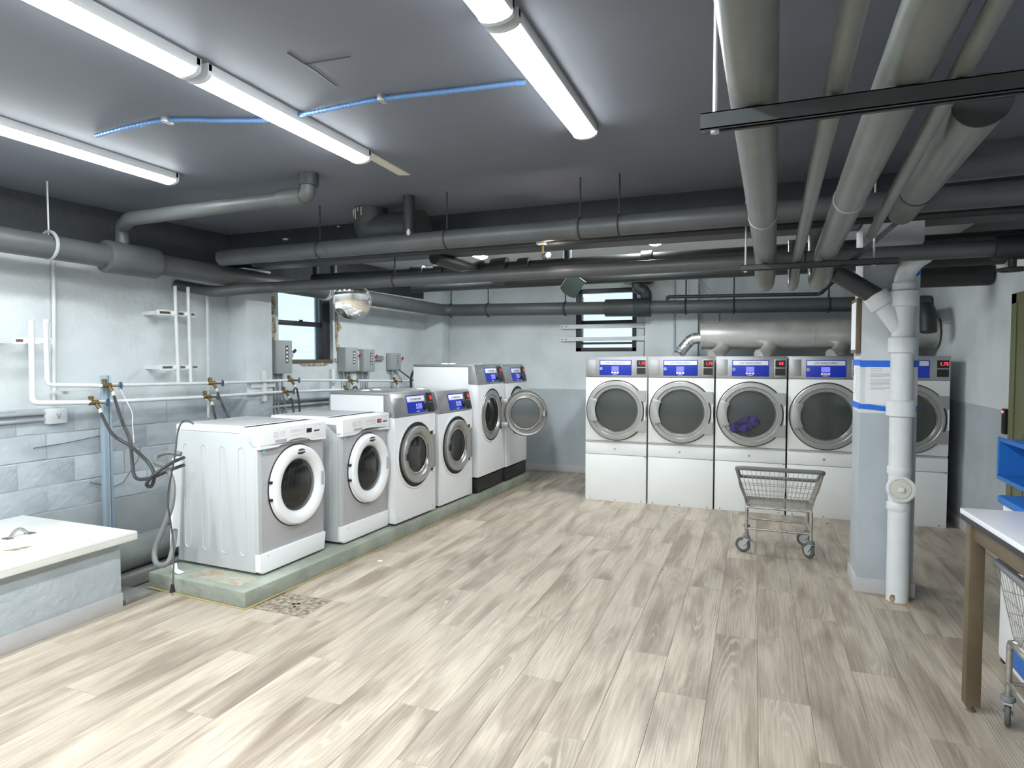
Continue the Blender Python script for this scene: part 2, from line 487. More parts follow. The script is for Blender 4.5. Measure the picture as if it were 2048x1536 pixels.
for row in range(4):
    y = -6.6 + (0.2 if row % 2 else 0.0)
    while y < -0.6:
        if not (-3.75 < y < -2.98):
            put('concrete_block', meshes[bl.randrange(5)], wl, (0, y, 0.545 + row * 0.2))
        y += 0.4
MB().box(0, -7.5, 0, 0.022, -3.52, 0.44).box(0, -3.19, 0, 0.022, 0, 0.44).build('parging', M_PARGE, wl, bevel=0.008)
for pts in (((.024,-4.9,.62),(.024,-4.72,.55),(.024,-4.63,.57),(.024,-4.5,.74),(.024,-4.47,.86)), ((.024,-5.3,.95),(.024,-5.1,.96),(.024,-4.8,.99))):
    MB().tube(pts, 0.0025, 5).build('crack', M_INK, wl)
# broken plaster around the left window
cr = random.Random(11)
for (y0, z0, sy, sz) in ((-2.95, 2.2, .05, .10), (-2.93, 1.95, .04, .13), (-2.96, 1.82, .03, .06), (-1.93, 1.98, .025, .34), (-1.90, 2.02, .045, .06), (-1.9, 1.75, .04, .05), (-2.3, 1.555, .30, .02), (-1.94, 1.60, .05, .03)):
    pts = []
    for k in range(11):
        a = 2 * math.pi * k / 11; q = cr.uniform(0.7, 1.15)
        pts.append((y0 + sy * q * math.cos(a), z0 + sz * q * math.sin(a)))
    MB().prism(pts, 0.0, 0.008, 'yz').build('broken_plaster', M_CRUMB, wl)

wb = struct(put('wall_back', None), 'white back wall with grey lower band')
m = MB()
A0, A1, B0, B1 = -2.37, -1.515, 1.725, 2.6
m.box(-5.3, 8.6, -0.01, A0, 8.85, 3.0).box(A1, 8.6, -0.01, 2.1, 8.85, 3.0).box(A0, 8.6, -0.01, A1, 8.85, B0).box(A0, 8.6, B1, A1, 8.85, 3.0)
m.build('wall_face', M_WALLB, wb, smooth=False)
MB().box(-4.75, 8.34, 0, -4.36, 8.6, ZC).build('corner_pier', M_WALLB, wb, bevel=0.008)
MB().box(-1.39, 8.5, 0, -0.70, 8.6, ZC).build('pilaster', M_WALLB, wb, bevel=0.008)
wr = struct(MB().box(1.86, -3.2, -0.01, 2.06, 8.8, 3.0).build('wall_right', M_WALLR, smooth=False), 'right wall with white upper and grey lower paint')
wf = struct(MB().box(-6.3, -3.2, -0.01, 2.06, -3.0, 3.0).build('wall_front', M_WALLB, smooth=False), 'white wall closing the laundry room')
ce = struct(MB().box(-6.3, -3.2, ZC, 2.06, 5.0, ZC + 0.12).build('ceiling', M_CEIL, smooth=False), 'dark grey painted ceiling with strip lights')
ce2 = struct(MB().box(-5.4, 5.0, ZC, 2.06, 8.8, ZC + 0.12).build('ceiling', M_CEIL2, smooth=False), 'ceiling beyond the dark beam, coloured paler to look lit')
bm_ = struct(MB().box(-4.95, 4.85, 2.55, 1.87, 5.2, ZC + 0.01).build('beam', M_BEAM, bevel=0.01), 'dark painted ceiling beam with flaking paint')
fr = random.Random(2)
for p, s_ in (((-4.213, 4.840, 2.768), .035), ((-4.484, 4.840, 2.864), .02), ((-4.982, 4.840, 2.792), .03), ((-3.963, 4.840, 2.929), .02), ((-3.848, 4.840, 2.892), .025), ((-3.601, 4.840, 2.841), .02), ((-5.158, 4.840, 2.884), .022)):
    pts = [(p[0] + s_ * fr.uniform(.6, 1.1) * math.cos(a) , p[2] + s_ * fr.uniform(.5, 1.1) * (1 if p[0] > -3.75 and s_ > .03 else .4) * math.sin(a)) for a in (0.2, 1.4, 2.6, 3.7, 5.2)]
    MB().prism(pts, 4.842, 4.849, 'xz').build('paint_flake', M_FLAKE, bm_)

# seams and marks on the dark ceiling
m = MB()
for a, b in (((-1.565, 2.196, 2.859), (-1.781, 2.182, 2.859)), ((-1.781, 2.182, 2.859), (-1.781, 2.076, 2.859)), ((-1.781, 2.182, 2.859), (-1.792, 2.405, 2.859))):
    m.tube([a, b], 0.0028, 5)
m.build('ceiling_seam', M_PIPED, ce)
a, b, c, d = (-2.222, 3.354, 2.860), (-2.238, 3.685, 2.860), (-2.175, 3.710, 2.860), (-2.170, 3.353, 2.860)
MB().prism([(a[0], 2.9), (b[0] - .01, b[1]), (c[0], c[1]), (d[0] + .01, 2.9)], 2.852, 2.861, 'xy').build('bare_strip', M_FLAKE, ce)

# baseboards
struct(MB().box(-4.36, 8.585, 0, 1.86, 8.6, 0.10).build('baseboard_back', M_BASE, bevel=0.004), 'grey vinyl baseboard along the back wall')
struct(MB().box(1.845, 5.98, 0, 1.86, 8.58, 0.10).build('baseboard_right', M_BASE, bevel=0.004), 'grey vinyl baseboard along the right wall')

# ---- windows
w1 = struct(put('window_1', None, None, ORG, -AL), 'dark framed sash window in the left wall')
A0, A1, B0, B1 = -2.86, -1.99, 1.565, 2.44
f = 0.055
m = MB()
m.box(-0.16, A0, B0, -0.07, A0 + 0.03, B1).box(-0.16, A1 - 0.13, B0, -0.05, A1, B1).box(-0.16, A0, B1 - f, -0.07, A1, B1)
m.build('window_frame', M_FRAME, w1, bevel=0.004)
MB().box(-0.17, A0, B0, -0.01, A1, B0 + 0.05).build('window_sill', M_FRAMEB, w1, bevel=0.004)
MB().box(-0.15, A0 + .03, 2.005, -0.08, A1 - .13, 2.06).build('meeting_rail', M_FRAME, w1, bevel=0.004)
MB().box(-0.08, -2.47, 2.055, -0.06, -2.43, 2.075).build('sash_latch', M_FRAME, w1)
MB().box(-0.125, A0 + .03, B0 + .05, -0.12, A1 - .13, 2.005).build('pane', M_CLEAR, w1)
MB().box(-0.105, A0 + .03, 2.06, -0.10, A1 - .13, B1 - f).build('pane', M_CLEAR, w1)

w2 = struct(put('window_2', None), 'dark framed sash window in the back wall')
A0, A1, B0, B1 = -2.37, -1.515, 1.725, 2.6
m = MB()
m.box(A0, 8.60, B0, A0 + .08, 8.72, B1).box(A1 - .06, 8.60, B0, A1, 8.72, B1).box(A0, 8.60, B1 - .06, A1, 8.72, B1).box(A0, 8.60, B0, A1, 8.72, B0 + .055)
m.build('window_frame', M_FRAME, w2, bevel=0.004)
MB().box(A0 + .08, 8.63, 2.09, A1 - .06, 8.69, 2.16).build('meeting_rail', M_FRAME, w2, bevel=0.004)
MB().box(A0 + .08, 8.63, 1.825, A1 - .06, 8.69, 1.855).build('bottom_rail', M_FRAME, w2, bevel=0.004)
MB().box(A0 + .08, 8.67, B0 + .055, A1 - .06, 8.675, 1.83).build('pane', M_CLEAR, w2)
MB().box(A0 + .08, 8.67, 1.855, A1 - .06, 8.675, 2.09).build('pane', M_CLEAR, w2)
MB().box(A0 + .08, 8.655, 2.16, A1 - .06, 8.66, B1 - .06).build('pane', M_CLEAR, w2)
for z, lab, ww in ((2.075, 'upper', 0.06), (1.90, 'lower', 0.055)):
    t = thing('window_bar', f'flat white steel bar, {lab} of two across the back window', 'bar', (0, 0, 0))
    MB().box(-2.585, 8.555, z - ww/2, -1.31, 8.562, z + ww/2).build('bar', M_PIPEW, t, bevel=0.002)
    for xx in (-2.56, -2.50, -1.40, -1.34):
        MB().lathe([(0.0, .008), (0.008, .006), (0.009, 0)], (xx, 8.555, z), '-y', 10).build('bolt', M_INK, t)
    MB().box(-2.57, 8.56, z - .015, -2.51, 8.6, z + .015).box(-1.385, 8.56, z - .015, -1.33, 8.6 if z < 0 else 8.5605, z + .015).build('standoff', M_PIPEW, t)

# ---- door in the right wall
d1 = struct(put('door_1', None), 'olive green steel door and frame in the right wall')
m = MB()
m.box(1.835, 5.80, 0, 1.865, 5.90, 2.12).box(1.835, 4.80, 0, 1.865, 4.90, 2.12).box(1.835, 4.80, 2.04, 1.865, 5.90, 2.12)
m.build('door_frame', M_OLIVE, d1, bevel=0.004)
MB().box(1.845, 4.90, 0.01, 1.86, 5.80, 2.04).build('door_leaf', M_OLIVE, d1)
MB().box(1.84, 5.60, .2, 1.846, 5.72, 1.9).box(1.84, 4.98, .2, 1.846, 5.1, 1.9).build('door_rib', M_OLIVE, d1, bevel=.002)
MB().tube(elbowed([(1.85, 4.99, 1.0), (1.79, 4.99, 1.0), (1.79, 5.1, 1.0)], .02), .01, 10).build('door_handle', M_CHROME, d1)
t = thing('door_reader', 'black wall reader with a red light beside the olive door', 'reader', (1.86, 5.97, 1.13))
MB().box(-.035, -.035, -.10, 0, .035, .10).build('case', M_BLACK, t, bevel=.006)
MB().lathe([(0, .006), (.009, .004), (.009, 0)], (0, 0, 0), 'x', 12).build('indicator_light', M_LED, t, (-.04, .005, .075))

# ---- support column with its baseboard, notices and tape
cl = struct(put('column', None, None, (0, 0, 0)), 'square white and grey column with a taped notice')
cx0, cx1, cy0, cy1 = 0.68, 1.02, 4.885, 5.22
MB().box(cx0, cy0, 0, cx1, cy1, 2.55).build('shaft', M_COLUMN, cl, bevel=0.006)
MB().box(cx0 - .012, cy0 - .012, 0, cx1 + .012, cy1 + .012, 0.10).build('baseboard', M_BASE, cl, bevel=0.004)
MB().prism([(cx0 - .006, 2.34), (cx1 - .02, 2.34), (cx1 + .012, 2.40), (cx1 + .012, 2.57), (cx0 - .006, 2.54)], cy0 - .018, cy0, 'xz').build('head_plate', M_PIPEW, cl)
t = thing('notice', 'printed white notice wrapped round the column under blue tape', 'notice', (0, 0, 0))
MB().box(cx0 + .03, cy0 - .003, 1.31, cx1 - .005, cy0 - .001, 1.575).build('sheet', M_PAPER, t)
MB().box(cx0 - .003, cy0 + .04, 1.31, cx0 - .001, cy1 - .03, 1.575).build('sheet', M_PAPER, t)
m = MB(); nr = random.Random(4)
for i, z in enumerate((1.552, 1.542, 1.532, 1.520, 1.514, 1.508, 1.502, 1.496, 1.480, 1.474, 1.462, 1.456, 1.450, 1.444, 1.438, 1.424, 1.418, 1.412)):
    ln = .07 if i < 3 else .21 * (1 if i not in (7, 14, 17) else nr.uniform(.3, .6))
    m.box(cx0 + .06, cy0 - .0036, z, cx0 + .06 + ln, cy0 - .003, z + .0028)
m.build('print_lines', M_INK2, t)['kind'] = 'stuff'
m = MB()
for i in range(16): m.box(cx0 - .0036, cy0 + .06, 1.335 + i * .0145, cx0 - .003, cy0 + .06 + nr.uniform(.1, .2), 1.339 + i * .0145)
m.build('print_lines', M_INK2, t)['kind'] = 'stuff'
for k, (z0, z1) in enumerate(((1.565, 1.61), (1.265, 1.31))):
    t = thing('tape_strip', f'blue masking tape strip round the column, {"above" if k == 0 else "below"} the notice', 'tape')
    y = cy0 - .005
    if k == 0:
        MB().box(cx0 - .004, y, z0, cx1 + .004, y + .001, z1).build('front_strip', M_TAPE, t)
    else:
        MB().prism([(cx0 - .004, z0 + .015), (cx0 + .2, z0 - .005), (cx0 + .2, z1 - .02), (cx0 + .06, z1), (cx0 - .004, z1)], y, y + .001, 'xz').build('front_strip', M_TAPE, t)
        MB().box(cx1 - .05, y, z0, cx1 + .004, y + .001, z1 - .005).build('front_strip', M_TAPE, t)
    MB().box(cx0 - .005, cy0 - .004, z0 + .01, cx0 - .004, cy1, z1 + .006).build('side_strip', M_TAPE, t)
t = thing('framed_certificate', 'small dark picture frame on the side of the column', 'frame', (cx0, 5.02, 1.85))
MB().box(-.03, -.13, -.19, -.004, .13, .19).box(-.031, -.11, -.17, -.0305, .11, .17).build('frame', M_BRONZE, t, bevel=.003)
MB().box(-.0325, -.105, -.165, -.031, .105, .165).build('picture', M_PAPER, t)
tag(MB().prism([(cx1 - .07, 2.20), (cx1 - .02, 2.17), (cx1 + .002, 2.19), (cx1 + .002, 2.27), (cx1 - .05, 2.26)], cy0 - .004, cy0 - .002, 'xz').build('tape_scrap', M_TAPE), 'torn scrap of blue tape high on the column', 'tape')

# ------------------------------------------------------------------ strip lights
def strip_light(loc, label, L=1.19, lit=None):
    t = thing('strip_light', label, 'light', loc, 0, 'ceiling strip lights')
    w = 0.066
    MB().prism([(-w, 0), (-w, -.03), (-w * .93, -.045), (w * .93, -.045), (w, -.03), (w, 0)], 0.0, L, 'xz').build('housing', M_HOUSE, t, bevel=.002)
    prof = [(-w * .93, -.045)] + [(-w * .93 * math.cos(a), -.045 - .024 * math.sin(a)) for a in [math.pi * k / 8 for k in range(1, 8)]] + [(w * .93, -.045)]
    MB().prism(prof, 0.018, L - .018, 'xz').build('diffuser', lit or M_LAMP, t)
    for y0 in (0.0, L - .018):
        p2 = [(-w, 0), (-w, -.03)] + [(-w * math.cos(a), -.045 - .026 * math.sin(a)) for a in [math.pi * k / 8 for k in range(0, 9)]] + [(w, -.03), (w, 0)]
        MB().prism(p2, y0 - (.004 if y0 == 0 else 0), y0 + .018 + (.004 if y0 else 0), 'xz').build('end_cap', M_HOUSE, t)
    return t
ZL = 2.861
strip_light((-2.22, 2.03, ZL), 'lit strip light of the middle run, far one with the bare strip beyond it')
strip_light((-2.22, 0.80, ZL), 'lit strip light of the middle run, nearer one cut by the picture top')
strip_light((-0.86, 2.11, ZL), 'lit strip light ending beside the overhead pipes, with open ceiling beyond')
strip_light((-0.86, 0.88, ZL), 'short visible end of strip light at the top of the picture')
strip_light((-3.68, 1.95, ZL), 'lit strip light above the wall pipes and floor hatch')
strip_light((-3.68, 0.72, ZL), 'lit strip light nearest the camera over the floor hatch')
for xx, nm in ((-3.68, 'hatch side'), (-2.22, 'middle run'), (-0.86, 'pipe side')):  # unseen fixtures added to brighten surfaces facing the viewpoint
    strip_light((xx, -1.9, ZL), 'unseen strip light added behind the viewpoint, ' + nm + ', farther one', lit=M_LAMP2)
    strip_light((xx, -.44, ZL), 'unseen strip light added behind the viewpoint, ' + nm + ', nearer one')
strip_light((-0.98, 5.45, ZL), 'lit strip light glimpsed beyond the beam near the column', lit=M_LAMP2)
strip_light((-3.0, 5.6, ZL), 'strip light added beyond the beam above the tall washers', lit=M_LAMP2)  # added to brighten the dryers and back wall

# armoured cable feeding the strip lights
t = thing('armoured_cable', 'blue armoured cable clipped across the dark ceiling', 'cable')
zc = 2.845
P = [((-3.395, 2.423, 2.845)), ((-3.115, 2.396, 2.845)), ((-2.833, 2.401, 2.845)), ((-2.581, 2.499, 2.845)), ((-2.361, 2.578, 2.845)), ((-2.117, 2.588, 2.845)), ((-1.870, 2.578, 2.845)), ((-1.655, 2.574, 2.845)), ((-1.295, 2.614, 2.845)), ((-0.967, 2.647, 2.845))]
pp = catmull(P, 10)
MB().tube(pp, .010, 8).build('sheath', M_BCOND, t)
m = MB()
acc = 0
for i in range(1, len(pp)):
    m.tube([pp[i - 1] + (pp[i] - pp[i - 1]) * .2, pp[i - 1] + (pp[i] - pp[i - 1]) * .6], .0118, 8)
m.build('sheath_rib', M_BCOND, t)['kind'] = 'stuff'
for q in (P[2], P[7]):
    MB().box(q[0] - .012, q[1] - .03, 2.832, q[0] + .012, q[1] + .03, 2.862).build('cable_clip', M_CHROME, t, bevel=.004)

# ------------------------------------------------------------------ washers
def ring_poly(a, b, n=40, cx=0, cz=0): return [(cx + a * math.cos(2*math.pi*k/n), cz + b * math.sin(2*math.pi*k/n)) for k in range(n)]

def home_washer(label, loc, rz, lit, w=.675, d=.80):
    t = thing('front_load_washer', label, 'washer', loc, rz, 'two small front-load washers')
    h = 1.03; k0 = w / .635
    MB().box(0, .035, .018, w, d, h - .045).build('cabinet', M_WASHBODY, t, bevel=.01)
    MB().box(.004, .10, h - .045, w - .004, d, h).build('top_lid', M_PLASTIC, t, bevel=.012)
    MB().box(.06, .2, h - .001, w - .06, d - .06, h + .003).build('lid_inset', M_SILVER, t, bevel=.002)
    for sy in (.08, d - .08):
        for sx_ in (.06, w - .06):
            MB().lathe([(0, 0), (.022, 0), (.022, .012), (.012, .02)], (sx_, sy, 0), 'z', 12).build('foot', M_BLACK, t)
    # console with a sloped side and an arched lower edge over the door
    z0 = h - .145
    MB().prism([(-.018, h - .012), (-.005, h), (.17, h), (.17, h - .045), (.045, z0), (-.018, z0 + .012)], 0, w, 'yz').build('console', M_PLASTIC, t, bevel=.006)
    arch = [(0, z0 + .02), (.0, z0 - .002), (.17, z0 - .002), (.21, z0 + .012)] + [(.345 * k0 + .125 * math.cos(a), z0 + .008 + .03 * math.sin(a)) for a in [math.pi * (1 - k / 10) for k in range(11)]] + [(.49 * k0, z0 + .004), (w, z0 - .002), (w, z0 + .02)]
    MB().prism(arch, -.018, .04, 'xz').build('console_arch', M_PLASTIC, t)
    # front
    MB().box(.042, .012, .15, w - .004, .04, z0 + .01).build('front_panel', M_SILVER, t, bevel=.003)
    MB().box(0, .008, .15, .042, .04, z0).build('corner_strip', M_WASHBODY, t, bevel=.004)
    MB().prism([(0, .15), (w, .15), (w, .13), (w - .018, .016), (.022, .012), (0, .03)], -.004, .045, 'xz').build('kick_panel', M_PLASTIC, t, bevel=.006)
    MB().lathe([(0, .001), (.006, .001), (.006, 0)], (.075, -.004, .125), '-y', 10).build('screw', M_INK2, t)
    # door
    c = (.553 * w, .012, .575); a, b = .398 * w, .290
    dr = MB().lathe([(1.02, -.002), (1.02, .012), (1.0, .014), (1.0, .035), (.96, .052), (.88, .058), (.76, .050), (.69, .030), (.66, .012), (.66, .0)], c, '-y', 56, a, b).build('door', M_PLASTIC, t)
    MB().lathe([(1.045, -.001), (1.045, .006), (1.0, .006)], c, '-y', 56, a, b).build('door_gap', M_BLACK, dr)
    MB().lathe([(.67, .010), (.60, .022), (.45, .034), (.2, .042), (.0, .044)], c, '-y', 48, a, b).build('door_glass', M_GLASS, dr)
    MB().lathe([(0, .004), (.042, .003), (.046, 0)], (c[0], c[1] - .054, c[2] + b * .86), '-y', 24, 1, .45).build('badge', M_INK, dr)
    MB().box(c[0] - .03, c[1] - .060, c[2] + b * .86 - .003, c[0] + .03, c[1] - .0585, c[2] + b * .86 + .003).build('badge_lettering', M_INK2, dr)
    for dz in (-.062, .062):
        MB().box(c[0] - a - .012, c[1] - .032, c[2] + dz - .009, c[0] - a + .012, c[1] - .004, c[2] + dz + .009).build('hinge', M_BLACK, dr, bevel=.002)
    MB().box(c[0] + a * .78, c[1] - .058, c[2] - .04, c[0] + a * .90, c[1] - .05, c[2] + .07).build('door_handle', M_WASHBODY, dr, bevel=.004)
    MB().box(c[0] + a * .81, c[1] - .0595, c[2] - .03, c[0] + a * .87, c[1] - .0575, c[2] + .055).build('handle_recess', M_SILVER, dr)
    # console print
    m = MB()
    for i in range(5): m.box(.125, -.0192, h - .045 - i * .009, .175, -.018, h - .0425 - i * .009)
    for i in range(4): m.box(.19, -.0192, h - .042 - i * .011, .24, -.018, h - .040 - i * .011)
    for i in range(7):
        m.box(.30 + i * .021, -.0192, h - .062, .305 + i * .021, -.018, h - .040)
    m.box(.30, -.0192, h - .082, .38, -.018, h - .080).box(.39, -.0192, h - .080, .43, -.018, h - .078)
    m.box(.535, -.0192, h - .03, .575, -.018, h - .028).box(.60, -.0192, h - .032, .608, -.018, h - .024).box(.535, -.0192, h - .10, .60, -.018, h - .098)
    m.build('console_print', M_INK2, t)['kind'] = 'stuff'
    MB().box(.14, -.022, h - .115, .25, -.012, h - .095).build('drawer_grip', M_SILVER, t, bevel=.003)
    ds = MB().box(.458, -.0205, h - .078, .513, -.016, h - .046).build('display', M_BLACK, t, bevel=.001)
    if lit: text('88', .022, M_RED, ds, (.486, -.021, h - .062))
    MB().box(.54, -.0205, h - .076, .598, -.016, h - .066).build('card_slot', M_BLACK, t)
    MB().box(.052, .0105, z0 - .04, .078, .0125, z0 - .005).build('energy_sticker', M_STICK, t)
    # pressed ribs on the side
    for k in range(4):
        yc = .15 + k * (d - .26) / 3
        loop = [(-.0005, yc + .032 * math.cos(a_) , (.86 if math.sin(a_) > 0 else .16) + .032 * math.sin(a_)) for a_ in [2*math.pi*(q + .5)/20 for q in range(20)]]
        MB().tube(loop, .0038, 6, False, True).build('side_rib', M_WASHBODY, t)
    return t
HB = .115
home_washer('grey-fronted small washer at the near end of the plinth', (-3.166, 3.342, HB), R(90 - 2.2), False)
home_washer('second grey-fronted small washer, between its twin and a taller white one', (-3.084, 4.153, HB), R(90 - 3.0), True, .64, .75)

def coin_washer(label, loc, rz, w, d, h, zd, base=0.0, opened=None):
    t = thing('coin_washer', label, 'washer', loc, rz, 'four white coin washers on the plinth')
    zb = base
    if base:
        MB().box(.0, .01, .012, w, d, base).build('base_box', M_BLACK, t, bevel=.004)
    for sx_ in (.05, w - .05):
        MB().lathe([(0, 0), (.025, 0), (.025, .012), (.014, .03)], (sx_, .06, 0), 'z', 12).build('foot', M_BLACK, t)
    H = zb + h; zc0 = H - .225
    MB().prism([(.02, zb + .02), (d, zb + .02), (d, H - .03), (.10, H - .03), (.10, zc0), (.02, zc0)], 0, w, 'yz').build('cabinet', M_WHITE, t, bevel=.005)
    fp = MB().box(.0, .0, zb + .02, w, .022, zc0 - .004).build('front_panel', M_WHITE, t, bevel=.005)
    for sx_ in (.05, w - .05):
        MB().lathe([(0, .003), (.007, .002), (.008, 0)], (sx_, 0, zb + .06), '-y', 10).build('screw', M_INK2, t)
    MB().box(-.003, .06, H - .03, w + .003, d, H).build('top_lid', M_STEEL, t, bevel=.008)
    for k, xx in enumerate((.25, .5)):
        MB().lathe([(0, .012), (.03, .010), (.045, 0)], (w * xx, d * .62, H), 'z', 14).build('lid_cap', M_PLASTIC, t)
    # sloped steel console
    cs = MB().prism([(-.004, zc0), (.045, H - .02), (.06, H - .002), (.12, H - .002), (.12, zc0)], -.001, w + .001, 'yz').build('console', M_STEEL, t, bevel=.004)
    th = math.atan2(.049, .205)
    def on(xa, za, xb, zb_, mat, name, lift=.003, par=None, bev=.001):
        # a plate lying on the sloped console face; heights measured up the slope
        mm = MB().box(xa, -lift, za, xb, .002, zb_)
        o = mm.build(name, mat, par or cs, (0, -.004, zc0), bevel=bev)
        o.rotation_euler = (-th, 0, 0)
        return o
    sc_ = w / .69
    on(.035 * sc_, .03, .19 * sc_, .175, M_STEEL, 'soap_flap', .0025)
    bp_ = on(.225 * sc_, .018, .535 * sc_, .19, M_BLUE, 'control_panel', .004)
    on(.235 * sc_, .125, .528 * sc_, .178, M_PAPER, 'brand_label', .0055, None, .0005)
    on(.37 * sc_, .055, .385 * sc_, .075, M_PAPER, 'selector_key', .0065)
    on(.37 * sc_, .082, .385 * sc_, .102, M_PAPER, 'selector_key', .0065)
    on(.40 * sc_, .055, .47 * sc_, .105, M_LCD, 'display', .0055)
    on(.36 * sc_, .028, .41 * sc_, .034, M_PAPER, 'model_print', .0052)
    kn = MB().lathe([(.038, 0), (.036, .018), (.030, .024), (.0, .026)], (.515 * sc_, -.006, .075), '-y', 20).build('program_knob', M_BLACK, cs, (0, -.004, zc0)); kn.rotation_euler = (-th, 0, 0)
    on(.572 * sc_, .012, .672 * sc_, .20, M_BLACK, 'coin_unit', .010)
    on(.572 * sc_, .105, .672 * sc_, .110, M_CHROME, 'coin_unit_bar', .0115)
    on(.61 * sc_, .128, .66 * sc_, .172, M_REDP, 'coin_light', .012)
    e = text('0', .03, M_RED, cs, (.636 * sc_, -.004 - .0135 + .150 * math.sin(th) * 1.0, zc0 + .150 * math.cos(th)), (R(90) - th, 0, 0), 'price_digit')
    e = text('W  WASCOMAT', .024, M_INK, cs, (.385 * sc_, -.004 - .0065 + .151 * math.sin(th), zc0 + .151 * math.cos(th)), (R(90) - th, 0, 0))
    # door opening: round recess with a squared hinge side
    c = (w * .5, 0, zb + zd); a, b = .272, .288
    poly = []
    for k in range(25):
        an = R(38 + (360 - 76) * k / 24); poly.append((c[0] + a * 1.06 * math.cos(an), c[2] + b * 1.06 * math.sin(an)))
    hx = c[0] + a * 1.05
    poly += [(hx - .005, c[2] - b * .70), (hx, c[2] - b * .66), (hx, c[2] + b * .66), (hx - .005, c[2] + b * .70)]
    big = [(c[0] + (p[0] - c[0]) * 1.055, c[2] + (p[1] - c[2]) * 1.045) for p in poly]
    n = len(poly)
    MB().add([(p[0], -.001, p[1]) for p in big] + [(p[0], -.009, p[1]) for p in big] + [(p[0], -.009, p[1]) for p in poly] + [(p[0], .0, p[1]) for p in poly],
             [(q * n + i, q * n + (i + 1) % n, (q + 1) * n + (i + 1) % n, (q + 1) * n + i) for q in range(3) for i in range(n)]).build('opening_lip', M_WHITE, t)
    MB().prism(poly, -.003, -.001, 'xz').build('door_recess', M_BLACK, t)
    def door(par, cc):
        dd = MB().lathe([(.93, -.0), (.93, .03), (.90, .040), (.80, .043), (.72, .034), (.66, .012), (.64, -.02), (.66, -.03)], cc, '-y', 56, a, b).build('door', M_RING, par)
        hp = MB().box(cc[0] + a * .62, cc[1] - .036, cc[2] - b * .56, cc[0] + a * 1.03, cc[1] - .004, cc[2] + b * .56).build('hinge_plate', M_RING, dd, bevel=.006)
        MB().lathe([(.67, -.0), (.6, .004), (.4, .012), (0, .016)], cc, '-y', 40, a, b).build('door_glass', M_GLASS, dd)
        MB().lathe([(.655, .010), (.60, .016), (.58, .010)], cc, '-y', 48, a, b).build('glass_rim', M_CHROME, dd)
        MB().box(cc[0] - a * .80, cc[1] - .06, cc[2] - .03, cc[0] - a * .70, cc[1] - .03, cc[2] + .035).build('door_handle', M_BLACK, dd, bevel=.008)
        return dd
    if opened is None:
        door(t, (c[0], -.004, c[2]))
    else:
        # drum mouth
        MB().lathe([(1.0, .004), (.98, .010), (.80, .012), (.76, -.004)], (c[0], 0, c[2]), '-y', 56, a, b).build('door_seat', M_RING, t)
        MB().lathe([(.77, .006), (.74, .012), (.70, .010), (.68, .003)], (c[0], 0, c[2]), '-y', 48, a, b).build('door_seal', M_CHROME, t)
        MB().lathe([(.68, .0035), (.60, .005), (.0, .006)], (c[0], 0, c[2]), '-y', 40, a, b).build('drum', M_GLASS, t)
        m = MB()
        for i in range(9):
            for j in range(5):
                px_, pz_ = c[0] - .11 + i * .012 + (j % 2) * .006, c[2] - .145 + j * .014
                m.lathe([(0, .0085), (.0035, .0085), (.0035, .006)], (px_, 0, pz_), '-y', 6)
        m.build('drum_perforations', M_DRUM, t)['kind'] = 'stuff'
        # open door swung about the far side
        hx_ = c[0] + a * 1.02
        dv = put('open_door', None, t, (hx_, -.02, c[2]), R(opened))
        k = -a * 1.04
        MB().lathe([(.95, -.03), (.97, .0), (.95, .03), (.88, .038), (.80, .034), (.76, .02), (.74, -.02), (.80, -.03)], (k, 0, 0), '-y', 56, a, b).build('door_ring', M_RING, dv)
        MB().lathe([(.76, -.0), (.74, -.035), (.66, -.060), (.64, -.058), (.70, -.03), (.72, .0)], (k, 0, 0), '-y', 48, a, b).build('glass_rim', M_CHROME, dv)
        MB().lathe([(.68, -.03), (.62, -.055), (.4, -.06), (0, -.062)], (k, 0, 0), '-y', 40, a, b).build('door_glass', M_BOWL , dv)
        for dz in (-.14, .14):
            MB().box(-a * .25, -.02, dz - .025, .02, .02, dz + .025).build('hinge', M_STEEL, dv, bevel=.004)
        MB().box(k - a * .86, .02, -.03, k - a * .80, .045, .03).build('latch', M_CHROME, dv)
    return t
coin_washer('white coin washer with the control panel label beside the small grey washers', (-2.989, 4.80, HB), R(90 - 4), .675, .73, 1.205, .61)
coin_washer('white coin washer, lower of the two next to the open-doored one', (-2.946, 5.556, HB), R(90 - 4), .69, .73, 1.18, .60)
coin_washer('white coin washer on a black base with its round door swung open', (-2.860, 6.318, HB), R(90 - 1.5), .725, .83, 1.285, .70, .16, 103)
coin_washer('white coin washer on a black base at the far end behind the open door', (-2.825, 7.068, HB), R(90 - 1.5), .69, .83, 1.275, .70, .16)

# plinth under the washers
t = struct(put('washer_plinth', None, None, (-3.05, 3.085, 0), R(-3.5)), 'long low green-grey concrete plinth carrying the row of washers')
t['kind'] = 'thing'; tag(t, 'long low green-grey concrete plinth carrying the row of washers', 'plinth')
MB().box(-.94, 0, 0, 0, 4.74, .112).build('slab', M_PLINTH, t, bevel=.012)
MB().box(-.62, .06, .1125, -.12, .22, .1135).build('rust_stain', M_RUST, t)
MB().tube([(-.94, -.004, .004), (-.5, -.006, .004), (.004, -.006, .004), (.006, 2.0, .004), (.006, 4.7, .004)], .006, 6).build('edge_sealant', pm('yellowed_sealant', (.42, .33, .14), .7), t)

